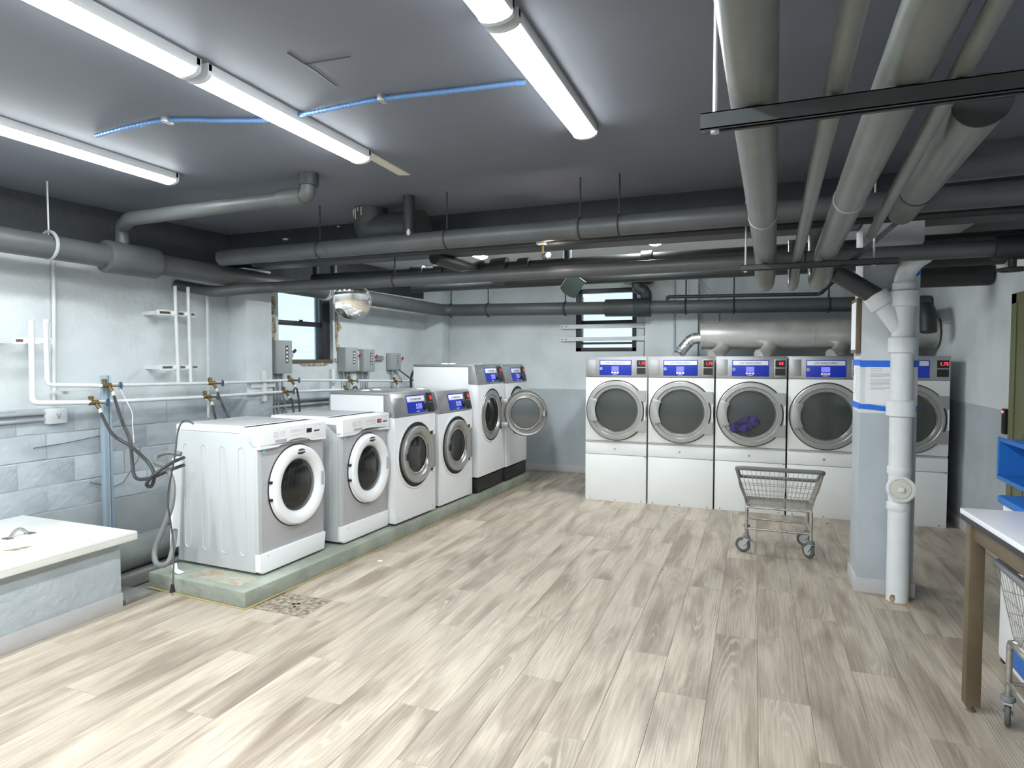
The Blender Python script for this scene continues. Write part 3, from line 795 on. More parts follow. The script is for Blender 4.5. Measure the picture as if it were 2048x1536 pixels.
# ------------------------------------------------------------------ dryers
def dryer(label, loc, price):
    t = thing('coin_dryer', label, 'dryer', loc, 0, 'row of five coin dryers')
    w, d, h = .703, 1.0, 1.65
    g = .004
    MB().box(g, .03, .0, w - g, d, h).build('cabinet', M_DRYW, t, bevel=.004)
    cs = MB().box(g, .0, h - .232, w - g, .032, h).build('console', M_STEEL, t, bevel=.005)
    MB().box(.018, -.003, h - .205, .122, .002, h - .035).build('side_plate', M_STEEL, cs, bevel=.003)
    bp_ = MB().box(.165, -.004, h - .213, .53, .002, h - .04).build('control_panel', M_BLUE, cs, bevel=.003)
    MB().box(.175, -.0052, h - .095, .52, -.003, h - .05).build('brand_label', M_PAPER, bp_, bevel=.0004)
    text('(W) WASCOMAT', .028, M_INK, bp_, (.348, -.0056, h - .072))
    MB().box(.305, -.0055, h - .165, .385, -.003, h - .112).build('display', M_LCD, bp_)
    for k in range(3):
        MB().box(.303 + k * .03, -.0065, h - .192, .327 + k * .03, -.003, h - .172).build('key', M_PAPER, bp_, bevel=.002)
    MB().box(.32, -.0048, h - .204, .372, -.003, h - .199).build('model_print', M_PAPER, bp_)
    MB().tube([(.185 + .011 * math.cos(a), -.0045, h - .138 + .013 * math.sin(a)) for a in [2*math.pi*q/14 for q in range(14)]], .0035, 6, False, True).build('lamp_symbol', M_PAPER, bp_)
    cu = MB().box(.578, -.004, h - .215, .692, .002, h - .035).build('coin_unit', M_STEEL, cs, bevel=.003)
    MB().box(.588, -.006, h - .118, .684, -.003, h - .043).build('price_display', M_BLACK, cu)
    MB().box(.588, -.006, h - .200, .684, -.003, h - .128).build('coin_slot', M_BLACK, cu)
    if price: text(price, .042, M_RED, cu, (.645, -.0065, h - .078), name='price_digits')
    # front panels
    MB().box(g, .004, .690, w - g, .03, h - .236).build('front_panel', M_DRYW, t, bevel=.004)
    MB().box(.018, .0, .672, w - .018, .03, .687).build('lint_slot', M_SILVER, t)
    MB().box(g, .004, .535, w - g, .03, .670).build('lint_drawer', M_DRYW, t, bevel=.003)
    MB().lathe([(0, .006), (.010, .005), (.012, 0)], (.345, .004, .60), '-y', 10).build('lock', M_CHROME, t)
    MB().box(w - .03, .0, .524, w - .002, .03, .538).build('panel_clip', M_CHROME, t)
    MB().box(g, .004, .0, w - g, .03, .530).build('lower_panel', M_DRYW, t, bevel=.003)
    for k in range(3):
        MB().lathe([(0, .003), (.006, .002), (.006, 0)], (.06 + k * .29, .004, .018), '-y', 8).build('screw', M_INK, t)
    # door
    c = (.356, .004, 1.04); r = .335
    MB().lathe([(1.03, -.001), (1.03, .003), (.9, .003)], c, '-y', 64, r, r).build('door_gap', M_BLACK, t)
    dr = MB().lathe([(1.0, .0), (1.0, .022), (.975, .030), (.86, .032), (.845, .026), (.835, .016), (.80, .016), (.79, .022), (.755, .022), (.745, .016), (.73, .010), (.72, -.004)], c, '-y', 72, r, r).build('door', M_RING, t)
    MB().lathe([(.735, .010), (.725, .017), (.712, .010)], c, '-y', 72, r, r).build('glass_rim', M_CHROME, dr)
    MB().lathe([(.722, .004), (.5, .010), (.0, .013)], c, '-y', 56, r, r).build('door_glass', M_DRYGLASS, dr)
    # squared hinge side
    ang = R(32); xr = w - .012
    arc = [(c[0] + r * .86 * math.cos(a), c[2] + r * .86 * math.sin(a)) for a in [R(40 - 80 * q / 14) for q in range(15)]]
    hz = .228
    poly = [(c[0] + r * .70, c[2] + hz), (xr, c[2] + hz), (xr, c[2] - hz), (c[0] + r * .70, c[2] - hz)] + list(reversed(arc))
    MB().prism(poly, c[1] - .031, c[1] - .002, 'xz').build('hinge_plate', M_RING, dr)
    cres = [(c[0] + r * .955 * math.cos(a), c[2] + r * .955 * math.sin(a)) for a in [R(-21 + 42 * q / 12) for q in range(13)]] + [(c[0] + r * .915 * math.cos(a), c[2] + r * .915 * math.sin(a)) for a in [R(21 - 42 * q / 12) for q in range(13)]]
    MB().prism(cres, c[1] - .0335, c[1] - .030, 'xz').build('hinge_slot', M_BLACK, dr)
    MB().box(xr - .012, c[1] - .034, c[2] - .10, xr + .001, c[1] - .03, c[2] + .10).build('hinge_cap', M_DRYW, dr)
    # grip plate on the left of the ring
    gp = [(c[0] - r * .97 * math.cos(a), c[2] + r * .97 * math.sin(a)) for a in [R(-26 + 52 * q / 12) for q in range(13)]] + [(c[0] - r * .70 * math.cos(a), c[2] + r * .70 * math.sin(a)) for a in [R(30 - 60 * q / 12) for q in range(13)]]
    MB().prism(gp, c[1] - .042, c[1] - .02, 'xz').build('door_handle', M_RING, dr, bevel=.003)
    return t
DX = -1.818; DW = .7115
for k, (lab, pr) in enumerate((('white coin dryer at the window end of the row', '1.75'), ('white coin dryer second from the window, foil duct above it', '1.75'),
                               ('white coin dryer in the middle, purple laundry behind its glass', '03'), ('white coin dryer right behind the wire cart, beside the column', ''),
                               ('white coin dryer partly hidden behind the column', '1.75'))):
    dd = dryer(lab, (DX + k * DW + .004, 7.0 + .007 * k, 0), pr)
t = tag(MB().lathe([(0, .0), (.05, .003), (.075, .003), (.11, .002), (.16, .0)], (0, 0, 0), '-y', 14, 1, .45).build('laundry', pm('purple_laundry', (.06, .045, .2), .8, col2=(.01, .012, .02), vscale=18), None, (DX + 2 * DW + .30, 6.991, .93)), 'purple cloth pressed against the inside of the middle dryer glass', 'laundry')
t.rotation_euler = (0, R(-25), 0)

# ------------------------------------------------------------------ overhead pipes
def sleeve(m, p, q, t0, t1, r, n=20):
    p, q = Vector(p), Vector(q); return m.cyl(p + (q - p) * t0, p + (q - p) * t1, r, n)
def along(p, q, t): return Vector(p) + (Vector(q) - Vector(p)) * t
def rod(parent, p, ztop, r=.006, name='hanger_rod', mat=None):
    return MB().cyl((p[0], p[1], p[2]), (p[0], p[1], ztop), r, 8).build(name, mat or M_PIPEK, parent)

# main drain along the left wall and across the back wall
S0, S1, S2 = LW((.45, -9.0, 2.46)), LW((.45, -.16, 2.325)), (1.84, 8.36, 2.255)
t = thing('drain_pipe', 'thick grey drain pipe running along the left wall and round onto the back wall', 'pipe')
MB().tube(elbowed([S0, S1, S2], .22, 8), .086, 24).build('pipe_run', M_PIPEM, t)
a, b = (-4.595, 3.317, 2.397), (-4.564, 3.732, 2.394)
m = MB().cyl(a, b, .125, 24); m.build('coupling', M_PIPEM, t, bevel=.02)
MB().cyl(along(S1, S2, .452), along(S1, S2, .488), .125, 24).build('coupling', M_PIPEK, t, bevel=.01)
MB().cyl(along(S1, S2, .39), along(S1, S2, .455), .115, 24).build('coupling', M_PIPED, t, bevel=.01)
p = Vector((-4.624, 2.941, 2.418))
rod(t, p + Vector((0, 0, .05)), ZC, .006, mat=M_COND)
MB().tube([p + Vector((0, .0, .0)) + Vector((.095 * math.cos(q), 0, .095 * math.sin(q))) for q in [2*math.pi*k/18 for k in range(18)]], .012, 6, False, True).build('hanger_ring', M_COND, t)
for f_ in (.02, .115, .30, .475, .56, .655, .83):
    q = along(S1, S2, f_)
    rod(t, q + Vector((0, 0, .07)), 2.72, .009)
    MB().tube([q + Vector((0, .092 * math.cos(a_), .092 * math.sin(a_))) for a_ in [2*math.pi*k/18 for k in range(18)]], .012, 6, False, True).build('hanger_ring', M_PIPEK, t)

# branch drain: up from the coupling, across, and up into the ceiling
t = thing('branch_drain_pipe', 'grey branch pipe rising from the drain and crossing under the ceiling', 'pipe')
g0 = Vector(along(a, b, .35))
q0 = Vector((-4.392, 3.300, 2.647)); q1 = Vector((-2.880, 3.460, 2.717))
MB().tube(elbowed([g0 + Vector((0, 0, .06)), (g0.x, g0.y, q0.z), (q0.x + .1, q0.y, q0.z), q1, (q1.x + .06, q1.y, q1.z + .01), (q1.x + .075, q1.y, ZC)], .07, 6), .05, 20).build('pipe_run', M_PIPEM, t)
d_ = (q1 - q0).normalized()
MB().cyl(q1 - d_ * .16, q1 + d_ * .02, .06, 20).build('coupling', M_PIPEM, t, bevel=.008)
MB().cyl((q1.x + .075, q1.y, 2.78), (q1.x + .075, q1.y, ZC), .065, 20).build('ceiling_sleeve', M_PIPED, t)

# long lines crossing the room
def line(name, label, pts, r, mat, cat='pipe', rods=(), sl=(), rad=.1, rodz=None, group=None):
    t = thing(name, label, cat, group=group)
    MB().tube(elbowed(pts, rad, 6), r, 18).build('pipe_run', mat, t)
    for x_ in rods:
        # hanger at a given x on the straight run
        for i in range(len(pts) - 1):
            p, q = Vector(pts[i]), Vector(pts[i + 1])
            if min(p.x, q.x) <= x_ <= max(p.x, q.x):
                c_ = p + (q - p) * ((x_ - p.x) / (q.x - p.x))
                rod(t, c_ + Vector((0, 0, r * .6)), rodz or ZC)
                MB().tube([c_ + Vector((0, (r + .004) * math.cos(k_), (r + .004) * math.sin(k_))) for k_ in [2*math.pi*k/16 for k in range(16)]], .005, 6, False, True).build('hanger_ring', M_PIPEK, t)
                break
    for x_, ln, rr in sl:
        p, q = Vector(pts[-2]), Vector(pts[-1])
        c_ = p + (q - p) * ((x_ - p.x) / (q.x - p.x)); d = (q - p).normalized()
        MB().cyl(c_ - d * ln / 2, c_ + d * ln / 2, rr, 18).build('joint_sleeve', mat, t, bevel=.004)
    return t
line('overhead_line', 'grey line pipe highest across the front of the dark beam', [(-4.35, 4.2, 2.5), (1.84, 4.2, 2.525)], .068, M_LINE, rods=(-2.15, -1.13, -.86, -3.3), sl=((-3.2, .012, .071), (-1.16, .05, .073)))
line('overhead_line', 'grey line pipe with the bent end, crossing in front of the column', [(-4.975, 4.270, 2.300), (-4.803, 4.335, 2.268), (-4.616, 4.375, 2.233), (-4.340, 4.515, 2.268), (-4.22, 4.68, 2.29), (1.84, 4.68, 2.30)], .051, M_LINE, rods=(-2.9, .3), rad=.12)
line('overhead_line', 'thin black pipe tucked under the highest grey line', [(-4.3, 4.52, 2.49), (1.84, 4.52, 2.50)], .028, M_PIPEK)
line('overhead_line', 'black pipe with fittings just above the bent grey line', [(-4.5, 5.6, 2.5), (1.84, 5.6, 2.52)], .042, M_PIPEK, sl=((-3.2, .14, .06), (-2.95, .1, .065), (-2.52, .10, .07), (-2.3, .16, .085), (-2.05, .11, .07), (-.9, .1, .06)))
line('overhead_line', 'thick black pipe hanging lowest in front of the back window', [(-3.55, 6.1, 2.41), (1.84, 6.1, 2.43)], .055, M_PIPEK)
line('overhead_line', 'short black pipe slanting back above the round mirror', [(-2.66, 4.95, 2.52), (-2.45, 6.0, 2.44)], .06, M_PIPEK)
line('overhead_line', 'thin black rail above the back drain pipe', [(-1.060, 8.250, 2.378), (-1.060, 8.250, 2.417), (0.706, 8.250, 2.389), (0.846, 8.000, 2.529)], .022, M_PIPEK, rad=.04)
for nm, xx in (('left', 632), ('second', 668)):
    p = Vector((-4.461, 5.600, 2.559)) if xx == 632 else Vector((-4.225, 5.600, 2.548))
    line('riser_pipe', f'short black riser, {nm} of the pair between the two grey lines', [(p.x, 5.6, 2.5), (p.x, 5.6, ZC)], .035, M_PIPEK)
line('riser_pipe', 'short black riser beside the glowing bulb', [(-1.626, 5.600, 2.464), ((-1.626, 5.600, 2.464)[0], 5.6, ZC)], .04, M_PIPEK)
# elbows coming through the ceiling
t = thing('ceiling_elbow', 'wide dark elbow dropping from the ceiling with scraped white paint', 'pipe')
p = Vector((-2.988, 4.460, 2.855)); q = Vector((-2.713, 4.460, 2.582))
MB().tube(elbowed([(p.x, 4.46, ZC), (p.x, 4.46, q.z + .09), (q.x + .22, 4.46, q.z + .09)], .18, 10), .14, 24).build('elbow', M_PIPED, t)
m = MB(); er = random.Random(9)
for k in range(6):
    a_ = R(200 + k * 14); x_, y_ = p.x + .1412 * math.cos(a_), 4.46 + .1412 * math.sin(a_)
    z1 = ZC - .01; m.tube([(x_, y_, z1), (x_, y_, z1 - er.uniform(.03, .10))], .004, 5)
m.build('scraped_paint', M_FLAKE, t)
t = thing('ceiling_elbow', 'narrow dark elbow dropping to the highest grey line', 'pipe')
p = Vector((-2.474, 4.200, 2.641))
MB().tube(elbowed([(p.x, 4.2, ZC), (p.x, 4.2, 2.56), (p.x + .12, 4.2, 2.53)], .06, 6), .045, 18).build('elbow', M_PIPEK, t)
MB().lathe([(0, .012), (.018, .008), (.022, 0)], (p.x + .02, 4.158, 2.575), '-y', 12, .7, 1.3).build('bare_spot', M_FLAKE, t)
# black flanged drop onto the back drain
t = thing('flanged_drop', 'black flanged pipe bend dropping onto the back drain coupling', 'pipe')
p = (-1.435, 8.300, 2.591)
MB().cyl((p[0], 8.3, p[2] + .02), (p[0], 8.3, p[2] + .17), .19, 24).build('flange', M_PIPEK, t, bevel=.02)
MB().cyl((p[0], 8.3, p[2] + .17), (p[0], 8.3, ZC), .12, 24).build('neck', M_PIPEK, t)
MB().tube(elbowed([(p[0] - .02, 8.3, p[2] + .03), (p[0] - .02, 8.3, p[2] - .04), (p[0] + .09, 8.32, p[2] - .09), (p[0] + .09, 8.34, 2.33)], .06, 6), .075, 20).build('bend', M_PIPED, t)

# insulated pipes on trapeze hangers, right side
GR = 'insulated pipes on the trapeze hangers'
def long_pipe(label, p, q, r, t0, t1, mat, bands=(), endup=True, name='insulated_pipe'):
    p, q = Vector(p), Vector(q)
    a, b = p + (q - p) * t0, p + (q - p) * t1
    t = thing(name, label, 'pipe', group=GR)
    pts = [a, b] if not endup else elbowed([a, b, b + Vector((.0, .20, -.115)), b + Vector((0, .50, -.125)), b + Vector((0, .56, .22))], .09, 7)
    MB().tube(pts, r, 28).build('pipe_run', mat, t)
    for f_ in bands:
        c_ = p + (q - p) * f_; d = (q - p).normalized()
        MB().cyl(c_ - d * .006, c_ + d * .006, r + .0025, 28).build('band', M_COND, t)
    return t
long_pipe('thick grey insulated pipe, first of the overhead set beside the strip light', (-0.016, 1.862, 2.372), (0.052, 4.301, 2.288), .065, -.45, 1.04, M_PIPEG, (.6,))
long_pipe('thin grey pipe between the two thick insulated pipes overhead', (0.188, 1.865, 2.341), (0.237, 4.296, 2.251), .029, -.45, 1.04, M_PIPEG)
long_pipe('thick grey insulated pipe, middle of the overhead set above the column', (0.353, 1.863, 2.371), (0.402, 4.297, 2.287), .065, -.3, 1.04, M_PIPEG, (.52,))
long_pipe('narrow bright pipe nested against the last thick insulated pipe', (0.465, 1.860, 2.333), (0.612, 4.134, 2.334), .024, -.3, 1.0, M_PIPEG, (), False)
t = long_pipe('last thick insulated pipe toward the right wall, with a black strap', (0.616, 2.269, 2.383), (0.792, 4.296, 2.482), .076, -.01, .98, M_PIPEG, (), False)
a, b = Vector((0.616, 2.269, 2.383)), Vector((0.792, 4.296, 2.482))
c_ = a + (b - a) * -.01; d = (b - a).normalized()
MB().cyl(c_ - d * .004, c_ + d * .004, .0775, 28).build('end_cap', M_PIPEK, t)
c_ = a + (b - a) * .66
MB().cyl(c_ - d * .012, c_ + d * .012, .080, 28).build('strap', M_PIPEK, t)
c_ = a + (b - a) * .45
line('insulated_branch', 'wide dark branch pipe leaving the last insulated pipe toward the right wall', [c_ + Vector((.02, 0, .02)), (1.85, c_.y + .02, c_.z + .05)], .078, M_PIPED)

# trapeze hangers
def trapeze(label, x0, x1, y, ztop, rods, hgt=.045):
    t = thing('trapeze_hanger', label, 'hanger')
    m = MB()
    w = .042
    m.box(x0, y - w/2, ztop - .003, x1, y + w/2, ztop).box(x0, y - w/2, ztop - hgt, x1, y - w/2 + .003, ztop).box(x0, y + w/2 - .003, ztop - hgt, x1, y + w/2, ztop)
    m.box(x0, y - w/2, ztop - hgt, x1, y - w/2 + .011, ztop - hgt + .003).box(x0, y + w/2 - .011, ztop - hgt, x1, y + w/2, ztop - hgt + .003)
    m.build('strut', M_PIPED, t)
    for xx in rods:
        rod(t, (xx, y, ztop - hgt - .01), ZC, .0065, mat=M_COND)
        MB().cyl((xx, y, ztop - hgt - .008), (xx, y, ztop - hgt), .013, 6).build('nut', M_COND, t)
    return t
z1 = (-0.016, 1.862, 2.372)[2] - .068
y1 = (-0.016, 1.862, 2.372)[1]
trapeze('near steel strut under the overhead insulated pipes', (-0.152, 1.860, 2.313)[0], 1.70, y1, z1, ((-0.122, 1.860, 2.337)[0] + .008, 1.62))
z2 = (0.052, 4.301, 2.288)[2] - .069
trapeze('far steel strut under the overhead insulated pipes', (-0.092, 4.270, 2.225)[0], (0.784, 4.270, 2.259)[0], (0.052, 4.301, 2.288)[1], z2, ((-0.065, 4.270, 2.249)[0], (0.655, 4.270, 2.267)[0]), .035)
t = tag(MB().obox((0.679, 4.350, 2.345), (.03, .03, .42), (0, R(48), 0)).build('diagonal_brace', M_LINE), 'short diagonal steel brace in front of the column head', 'brace')

# big dark valve on the right
t = thing('gate_valve', 'dark gate valve with a round hand wheel under the ceiling by the right wall', 'valve')
p = Vector((1.454, 4.680, 2.313))
MB().cyl((p.x - .10, 4.68, 2.30), (p.x + .10, 4.68, 2.30), .075, 18).build('body', M_PIPEK, t, bevel=.01)
MB().cyl((p.x, 4.68, 2.30), (p.x, 4.68, 2.17), .022, 12).build('stem', M_PIPEK, t)
MB().tube([(p.x + .07 * math.cos(q), 4.68 + .07 * math.sin(q), 2.165) for q in [2*math.pi*k/20 for k in range(20)]], .010, 8, False, True).build('hand_wheel', M_PIPEK, t)
m = MB()
for k in range(4):
    m.cyl((p.x, 4.68, 2.165), (p.x + .07 * math.cos(k * 1.5708), 4.68 + .07 * math.sin(k * 1.5708), 2.165), .006, 6)
m.build('wheel_spokes', M_PIPEK, t)
line('overhead_line', 'thick dark pipe beyond the column near the right wall', [(1.05, 6.4, 2.33), (1.84, 6.4, 2.33)], .09, M_PIPEK)
t = thing('pipe_stub', 'black capped pipe end beside the column above the last dryer', 'pipe')
p = Vector((1.624, 7.400, 2.112))
MB().tube(elbowed([(p.x, 8.3, p.z + .02), (p.x, 7.45, p.z + .02), (p.x, 7.4, p.z - .22)], .1, 6), .075, 18).build('elbow', M_PIPEK, t)

# ------------------------------------------------------------------ soil stack on the column
t = thing('soil_stack', 'white soil pipe with a wye branch standing against the column', 'pipe')
px_, py_ = .905, 4.794; r = .066
MB().cyl((px_ + .008, py_, 0), (px_, py_, 2.12), r, 28).build('pipe_run', M_PIPEW, t)
def hub(z0, z1, rr):
    return MB().lathe([(r, -.01), (rr, 0), (rr, z1 - z0), (r, z1 - z0 + .01)], (px_ + .002, py_, z0), 'z', 28).build('hub', M_PIPEW, t)
hub(1.665, 1.76, .083); hub(1.245, 1.34, .086); hub(.86, .90, .072); hub(.62, .66, .071); hub(1.97, 2.065, .085)
MB().tube(elbowed([(px_, py_, 2.06), (px_, py_, 2.17), (px_ + .06, py_, 2.26), (px_ + .12, py_, 2.30)], .08, 8), .058, 24).build('offset', M_PIPEW, t)
b0 = Vector((px_, py_, 1.80)); b1 = Vector((0.782, 4.800, 1.990)); bd = (b1 - b0).normalized()
MB().cyl(b0, b1 + bd * .0, .058, 24).build('wye_branch', M_PIPEW, t)
MB().cyl(b1 - bd * .02, b1 + bd * .075, .079, 24).build('branch_hub', M_PIPEW, t, bevel=.008)
co = MB().lathe([(.062, -.03), (.083, -.01), (.085, .025), (.07, .028), (.066, .02), (.0, .022)], (px_, py_ - .06, .765), '-y', 28).build('cleanout', M_PIPEW, t)
MB().lathe([(.062, .021), (.058, .03), (.0, .031)], (px_, py_ - .06, .765), '-y', 11).build('cleanout_plug', M_FLAKE, co)
MB().box(px_ - .016, py_ - .105, .75, px_ + .016, py_ - .088, .78).build('plug_square', M_PIPEW, co, bevel=.003)
MB().lathe([(.072, .0245), (.076, .0265), (.08, .0245)], (px_, py_ - .06, .765), '-y', 28).build('rust_ring', M_CRUMB, co)
MB().lathe([(.0, .002), (.085, .0015), (.09, 0)], (px_ + .008, py_, 0), 'z', 24).build('floor_stain', pm('rusty_floor_stain', (.40, .28, .14), .8), t)
MB().lathe([(.016, .0), (.02, .003), (.0, .005)], (px_ - .03, py_ - .058, .03), '-y', 12, 1, 1.3).build('rust_chip', M_CRUMB, t)
t = thing('branch_pipe', 'dark diagonal pipe dropping into the wye branch of the white soil pipe', 'pipe')
e = Vector((0.486, 4.720, 2.207))
MB().cyl(b1 + bd * .05, e, .060, 24).build('pipe_run', M_PIPED, t)

# ------------------------------------------------------------------ dryer exhaust ducts
t = thing('exhaust_duct', 'large galvanised exhaust duct lying above the dryers', 'duct')
MB().cyl((-.62, 8.05, 1.905), (1.84, 8.05, 1.905), .165, 36).build('main_duct', M_DUCT, t)
for xx in (-.60, .02, .06, .62, 1.18):
    MB().cyl((xx, 8.05, 1.905), (xx + .012, 8.05, 1.905), .169, 36).build('seam_band', M_DUCT, t)
for k, xx in enumerate((-.32, .20, .95)):
    MB().tube(elbowed([(xx, 8.05, 1.80), (xx - .10, 7.85, 1.68), (xx - .16, 7.8, 1.655)], .05), .075, 20).build('branch_duct', M_DUCT, t)
t = thing('foil_duct', 'crinkled foil duct elbow going down behind the second dryer', 'duct')
path = elbowed([(-.62, 8.05, 1.88), (-.74, 8.05, 1.87), (-.86, 8.0, 1.72), (-.90, 7.95, 1.655)], .1, 8)
MB().tube(path, .068, 20).build('duct_run', M_FOIL, t)
for f_ in (3, 9, 14, 18):
    if f_ < len(path) - 1:
        d = (path[f_ + 1] - path[f_ - 1]).normalized()
        MB().cyl(path[f_] - d * .004, path[f_] + d * .004, .073, 20).build('wire_ring', M_COND, t)

# conduits on the back wall
line('wall_conduit', 'thin dark line of conduit on the back wall right of the window', [(-1.405, 8.585, 1.3), (-1.405, 8.585, 2.12)], .007, M_INK, 'conduit')
line('wall_conduit', 'grey conduit on the back wall above the second dryer', [(-0.993, 8.490, 1.640), (-0.998, 8.490, 2.134), (-1.003, 8.490, 2.659)], .014, M_COND, 'conduit')
line('wall_conduit', 'white conduit curving down the back wall above the drain', [(-0.739, 8.580, 2.736), (-0.674, 8.580, 2.590), (-0.485, 8.580, 2.439), (-0.459, 8.580, 2.322), (-0.456, 8.580, 2.075)], .014, M_PIPEW, 'conduit', rad=.08)

# ------------------------------------------------------------------ convex mirror, green lamp, bulb
MP = Vector((-3.963, 5.550, 2.225)); t = thing('convex_mirror', 'round convex mirror hung near the left window', 'mirror', MP)
RT = (R(13), R(8), R(34))
MB().lathe([(.195, -.01), (.195, .004), (.185, .008), (.16, .016), (.12, .026), (.07, .033), (.03, .036), (.0, .037)], (0, 0, 0), '-y', 48).build('mirror_face', M_MIRROR, t, rot=RT)
MB().lathe([(.19, -.012), (.200, -.008), (.200, .006), (.190, .008)], (0, 0, 0), '-y', 48).build('rim', M_COND, t, rot=RT)
MB().lathe([(.0, -.02), (.12, -.02), (.195, -.008)], (0, 0, 0), '-y', 40).build('back_shell', M_DARKGREEN, t, rot=RT)
MB().tube([Vector((-.01, .015, 0)), Vector((-.12, .12, .04)), Vector(LW((.45, -2.62, 2.36))) + Vector((.1, 0, 0)) - MP], .010, 8).build('bracket_arm', M_COND, t)
t = thing('mirror_clamp', 'pale clamp band on the drain pipe behind the round mirror', 'clamp')
p = LW((.45, -2.62, 2.358)); n_ = Vector((math.sin(AL), math.cos(AL), 0))
MB().cyl(Vector(p) - n_ * .03, Vector(p) + n_ * .03, .095, 24).build('band', M_PIPEW, t)
MB().obox((p[0] + .11, p[1], p[2]), (.05, .03, .09), (0, 0, -AL)).build('lug', M_PIPEW, t, bevel=.005)
t = thing('green_shade', 'dark green diamond-shaped metal shade hanging before the back window', 'shade', (-1.676, 5.950, 2.339))
t.rotation_euler = (R(12), R(34), R(20)); t.scale = (.78, .78, .86)
MB().prism([(-.115, -.10), (-.05, -.125), (.05, -.125), (.115, -.10), (.115, .115), (-.115, .115)], -.012, .012, 'xz').build('plate', M_DARKGREEN, t, bevel=.004)
MB().tube([(-.117, -.013, -.1), (-.117, -.013, .117), (.117, -.013, .117)], .004, 6).build('bright_edge', M_COND, t)
MB().tube([(-.1, .02, .1), (-.12, .05, .2)], .008, 6).build('hook', M_PIPEK, t)
t = thing('spot_lamp', 'small glowing bulb on a clamp under the overhead pipes', 'lamp', (-1.427, 4.450, 2.386))
MB().lathe([(0, .0), (.012, .004), (.018, .016), (.014, .03), (.008, .036)], (0, -.02, 0), '-y', 16).build('bulb', M_BULB, t)
MB().cyl((-.02, .0, 0), (-.055, .01, -.005), .022, 14).build('socket', M_PIPEK, t)
MB().tube([(-.055, .01, 0), (-.06, .01, .05), (-.055, .01, .10)], .010, 8).build('stem', M_BRASS, t)
MB().box(-.10, -.03, .085, -.03, .03, .115).build('clamp', M_COND, t, bevel=.006)

# ------------------------------------------------------------------ water manifold on the left wall (coordinates in the wall frame)
def wthing(name, label, cat, group=None): return thing(name, label, cat, ORG, -AL, group)
def seg(ps): return [Vector(p) for p in ps]
def valve(par, p, wheel=None):
    """brass boiler valve on a pipe; wheel faces the room"""
    x, y, z = p
    v = MB().cyl((x, y - .045, z), (x, y + .03, z), .019, 12).cyl((x, y - .02, z), (x, y - .02, z + .035), .016, 10).cyl((x, y - .035, z + .038), (x, y - .005, z + .038), .014, 10).cyl((x, y + .01, z), (x + .02, y + .03, z - .05), .014, 10).build('valve', M_BRASS, par)
    mt = wheel or M_BLUEW
    c = Vector((x + .05, y + .075, z - .004))
    MB().cyl((x, y + .02, z), c, .008, 8).build('valve_stem', M_BRASS, v)
    m = MB(); u = Vector((0, 1, 0)); u = Vector((-.55, .83, 0)).normalized(); wv = Vector((0, 0, 1))
    ringp = [c + (u * math.cos(q) + wv * math.sin(q)) * .027 * (1 + .08 * math.cos(6 * q)) for q in [2*math.pi*k/24 for k in range(24)]]
    m.tube(ringp, .0055, 6, False, True)
    for k in range(3):
        q = math.pi * k / 3; m.cyl(c - (u * math.cos(q) + wv * math.sin(q)) * .026, c + (u * math.cos(q) + wv * math.sin(q)) * .026, .004, 6)
    m.build('hand_wheel', mt, v)
    MB().cyl((x + .02, y + .03, z - .045), (x + .028, y + .035, z - .085), .013, 10).build('hose_nut', M_PIPEW, v)
    return Vector((x + .028, y + .035, z - .085))
U0, U1 = (0.290, -5.332, 1.432), (0.290, -0.761, 1.315)
D0, D1 = (0.290, -5.432, 1.307), (0.290, -2.034, 1.254)
up = wthing('water_manifold', 'upper white supply pipe with blue-wheeled valves along the left wall', 'pipe')
MB().tube(elbowed([(0.290, -5.333, 1.898), U0, (0.290, -4.961, 1.414)], .04), .017, 14).build('riser', M_PIPEW, up)
MB().tube([(0.290, -4.961, 1.414), (0.290, -3.919, 1.397), (0.290, -2.920, 1.395), U1], .0145, 14).build('supply_run', M_PIPEW, up)
for q in ((0.290, -5.329, 1.894), (0.290, -4.961, 1.414), (0.290, -3.809, 1.398)):
    MB().cyl((q[0], q[1] - .0, q[2] - .012), (q[0], q[1], q[2] + .012), .021, 12).build('fitting', M_PIPEW, up)
lo = wthing('water_manifold', 'lower white supply pipe with blue-wheeled valves along the left wall', 'pipe')
MB().tube(elbowed([(0.290, -5.426, 1.893), D0, (0.290, -5.039, 1.286)], .04), .0185, 14).build('riser', M_PIPEW, lo)
MB().tube([(0.290, -5.039, 1.286), (0.290, -4.028, 1.273), (0.290, -3.133, 1.276), D1], .0155, 14).build('supply_run', M_PIPEW, lo)
hu = [valve(up, p) for p in ((0.290, -4.907, 1.412), (0.290, -3.952, 1.398), (0.290, -2.984, 1.397), (0.290, -2.032, 1.362))]
hu.append(valve(up, (0.290, -1.131, 1.327), M_REDP))
hl = [valve(lo, p) for p in ((0.290, -5.010, 1.284), (0.290, -4.007, 1.276), (0.290, -3.064, 1.278), (0.290, -2.106, 1.257))]
v = wthing('riser_pipe', 'white vertical wall pipe, first of three below the bent grey line', 'pipe'); MB().tube([(0.270, -4.290, 2.256), (0.270, -4.276, 1.400)], .0145, 14).build('pipe_run', M_PIPEW, v)
v = wthing('riser_pipe', 'white vertical wall pipe, middle of three below the bent grey line', 'pipe'); MB().tube([(0.270, -4.164, 2.260), (0.270, -4.154, 1.396)], .0145, 14).build('pipe_run', M_PIPEW, v)
v = wthing('riser_pipe', 'thin white vertical wall pipe, last of three beside the pilaster', 'pipe'); MB().tube([(0.120, -3.851, 2.243), (0.120, -3.861, 1.064)], .012, 12).build('pipe_run', M_PIPEW, v)
MB().cyl((0.120, -3.853, 1.648), (0.120, -3.854, 1.611), .018, 12).build('clip', M_PIPEW, v)
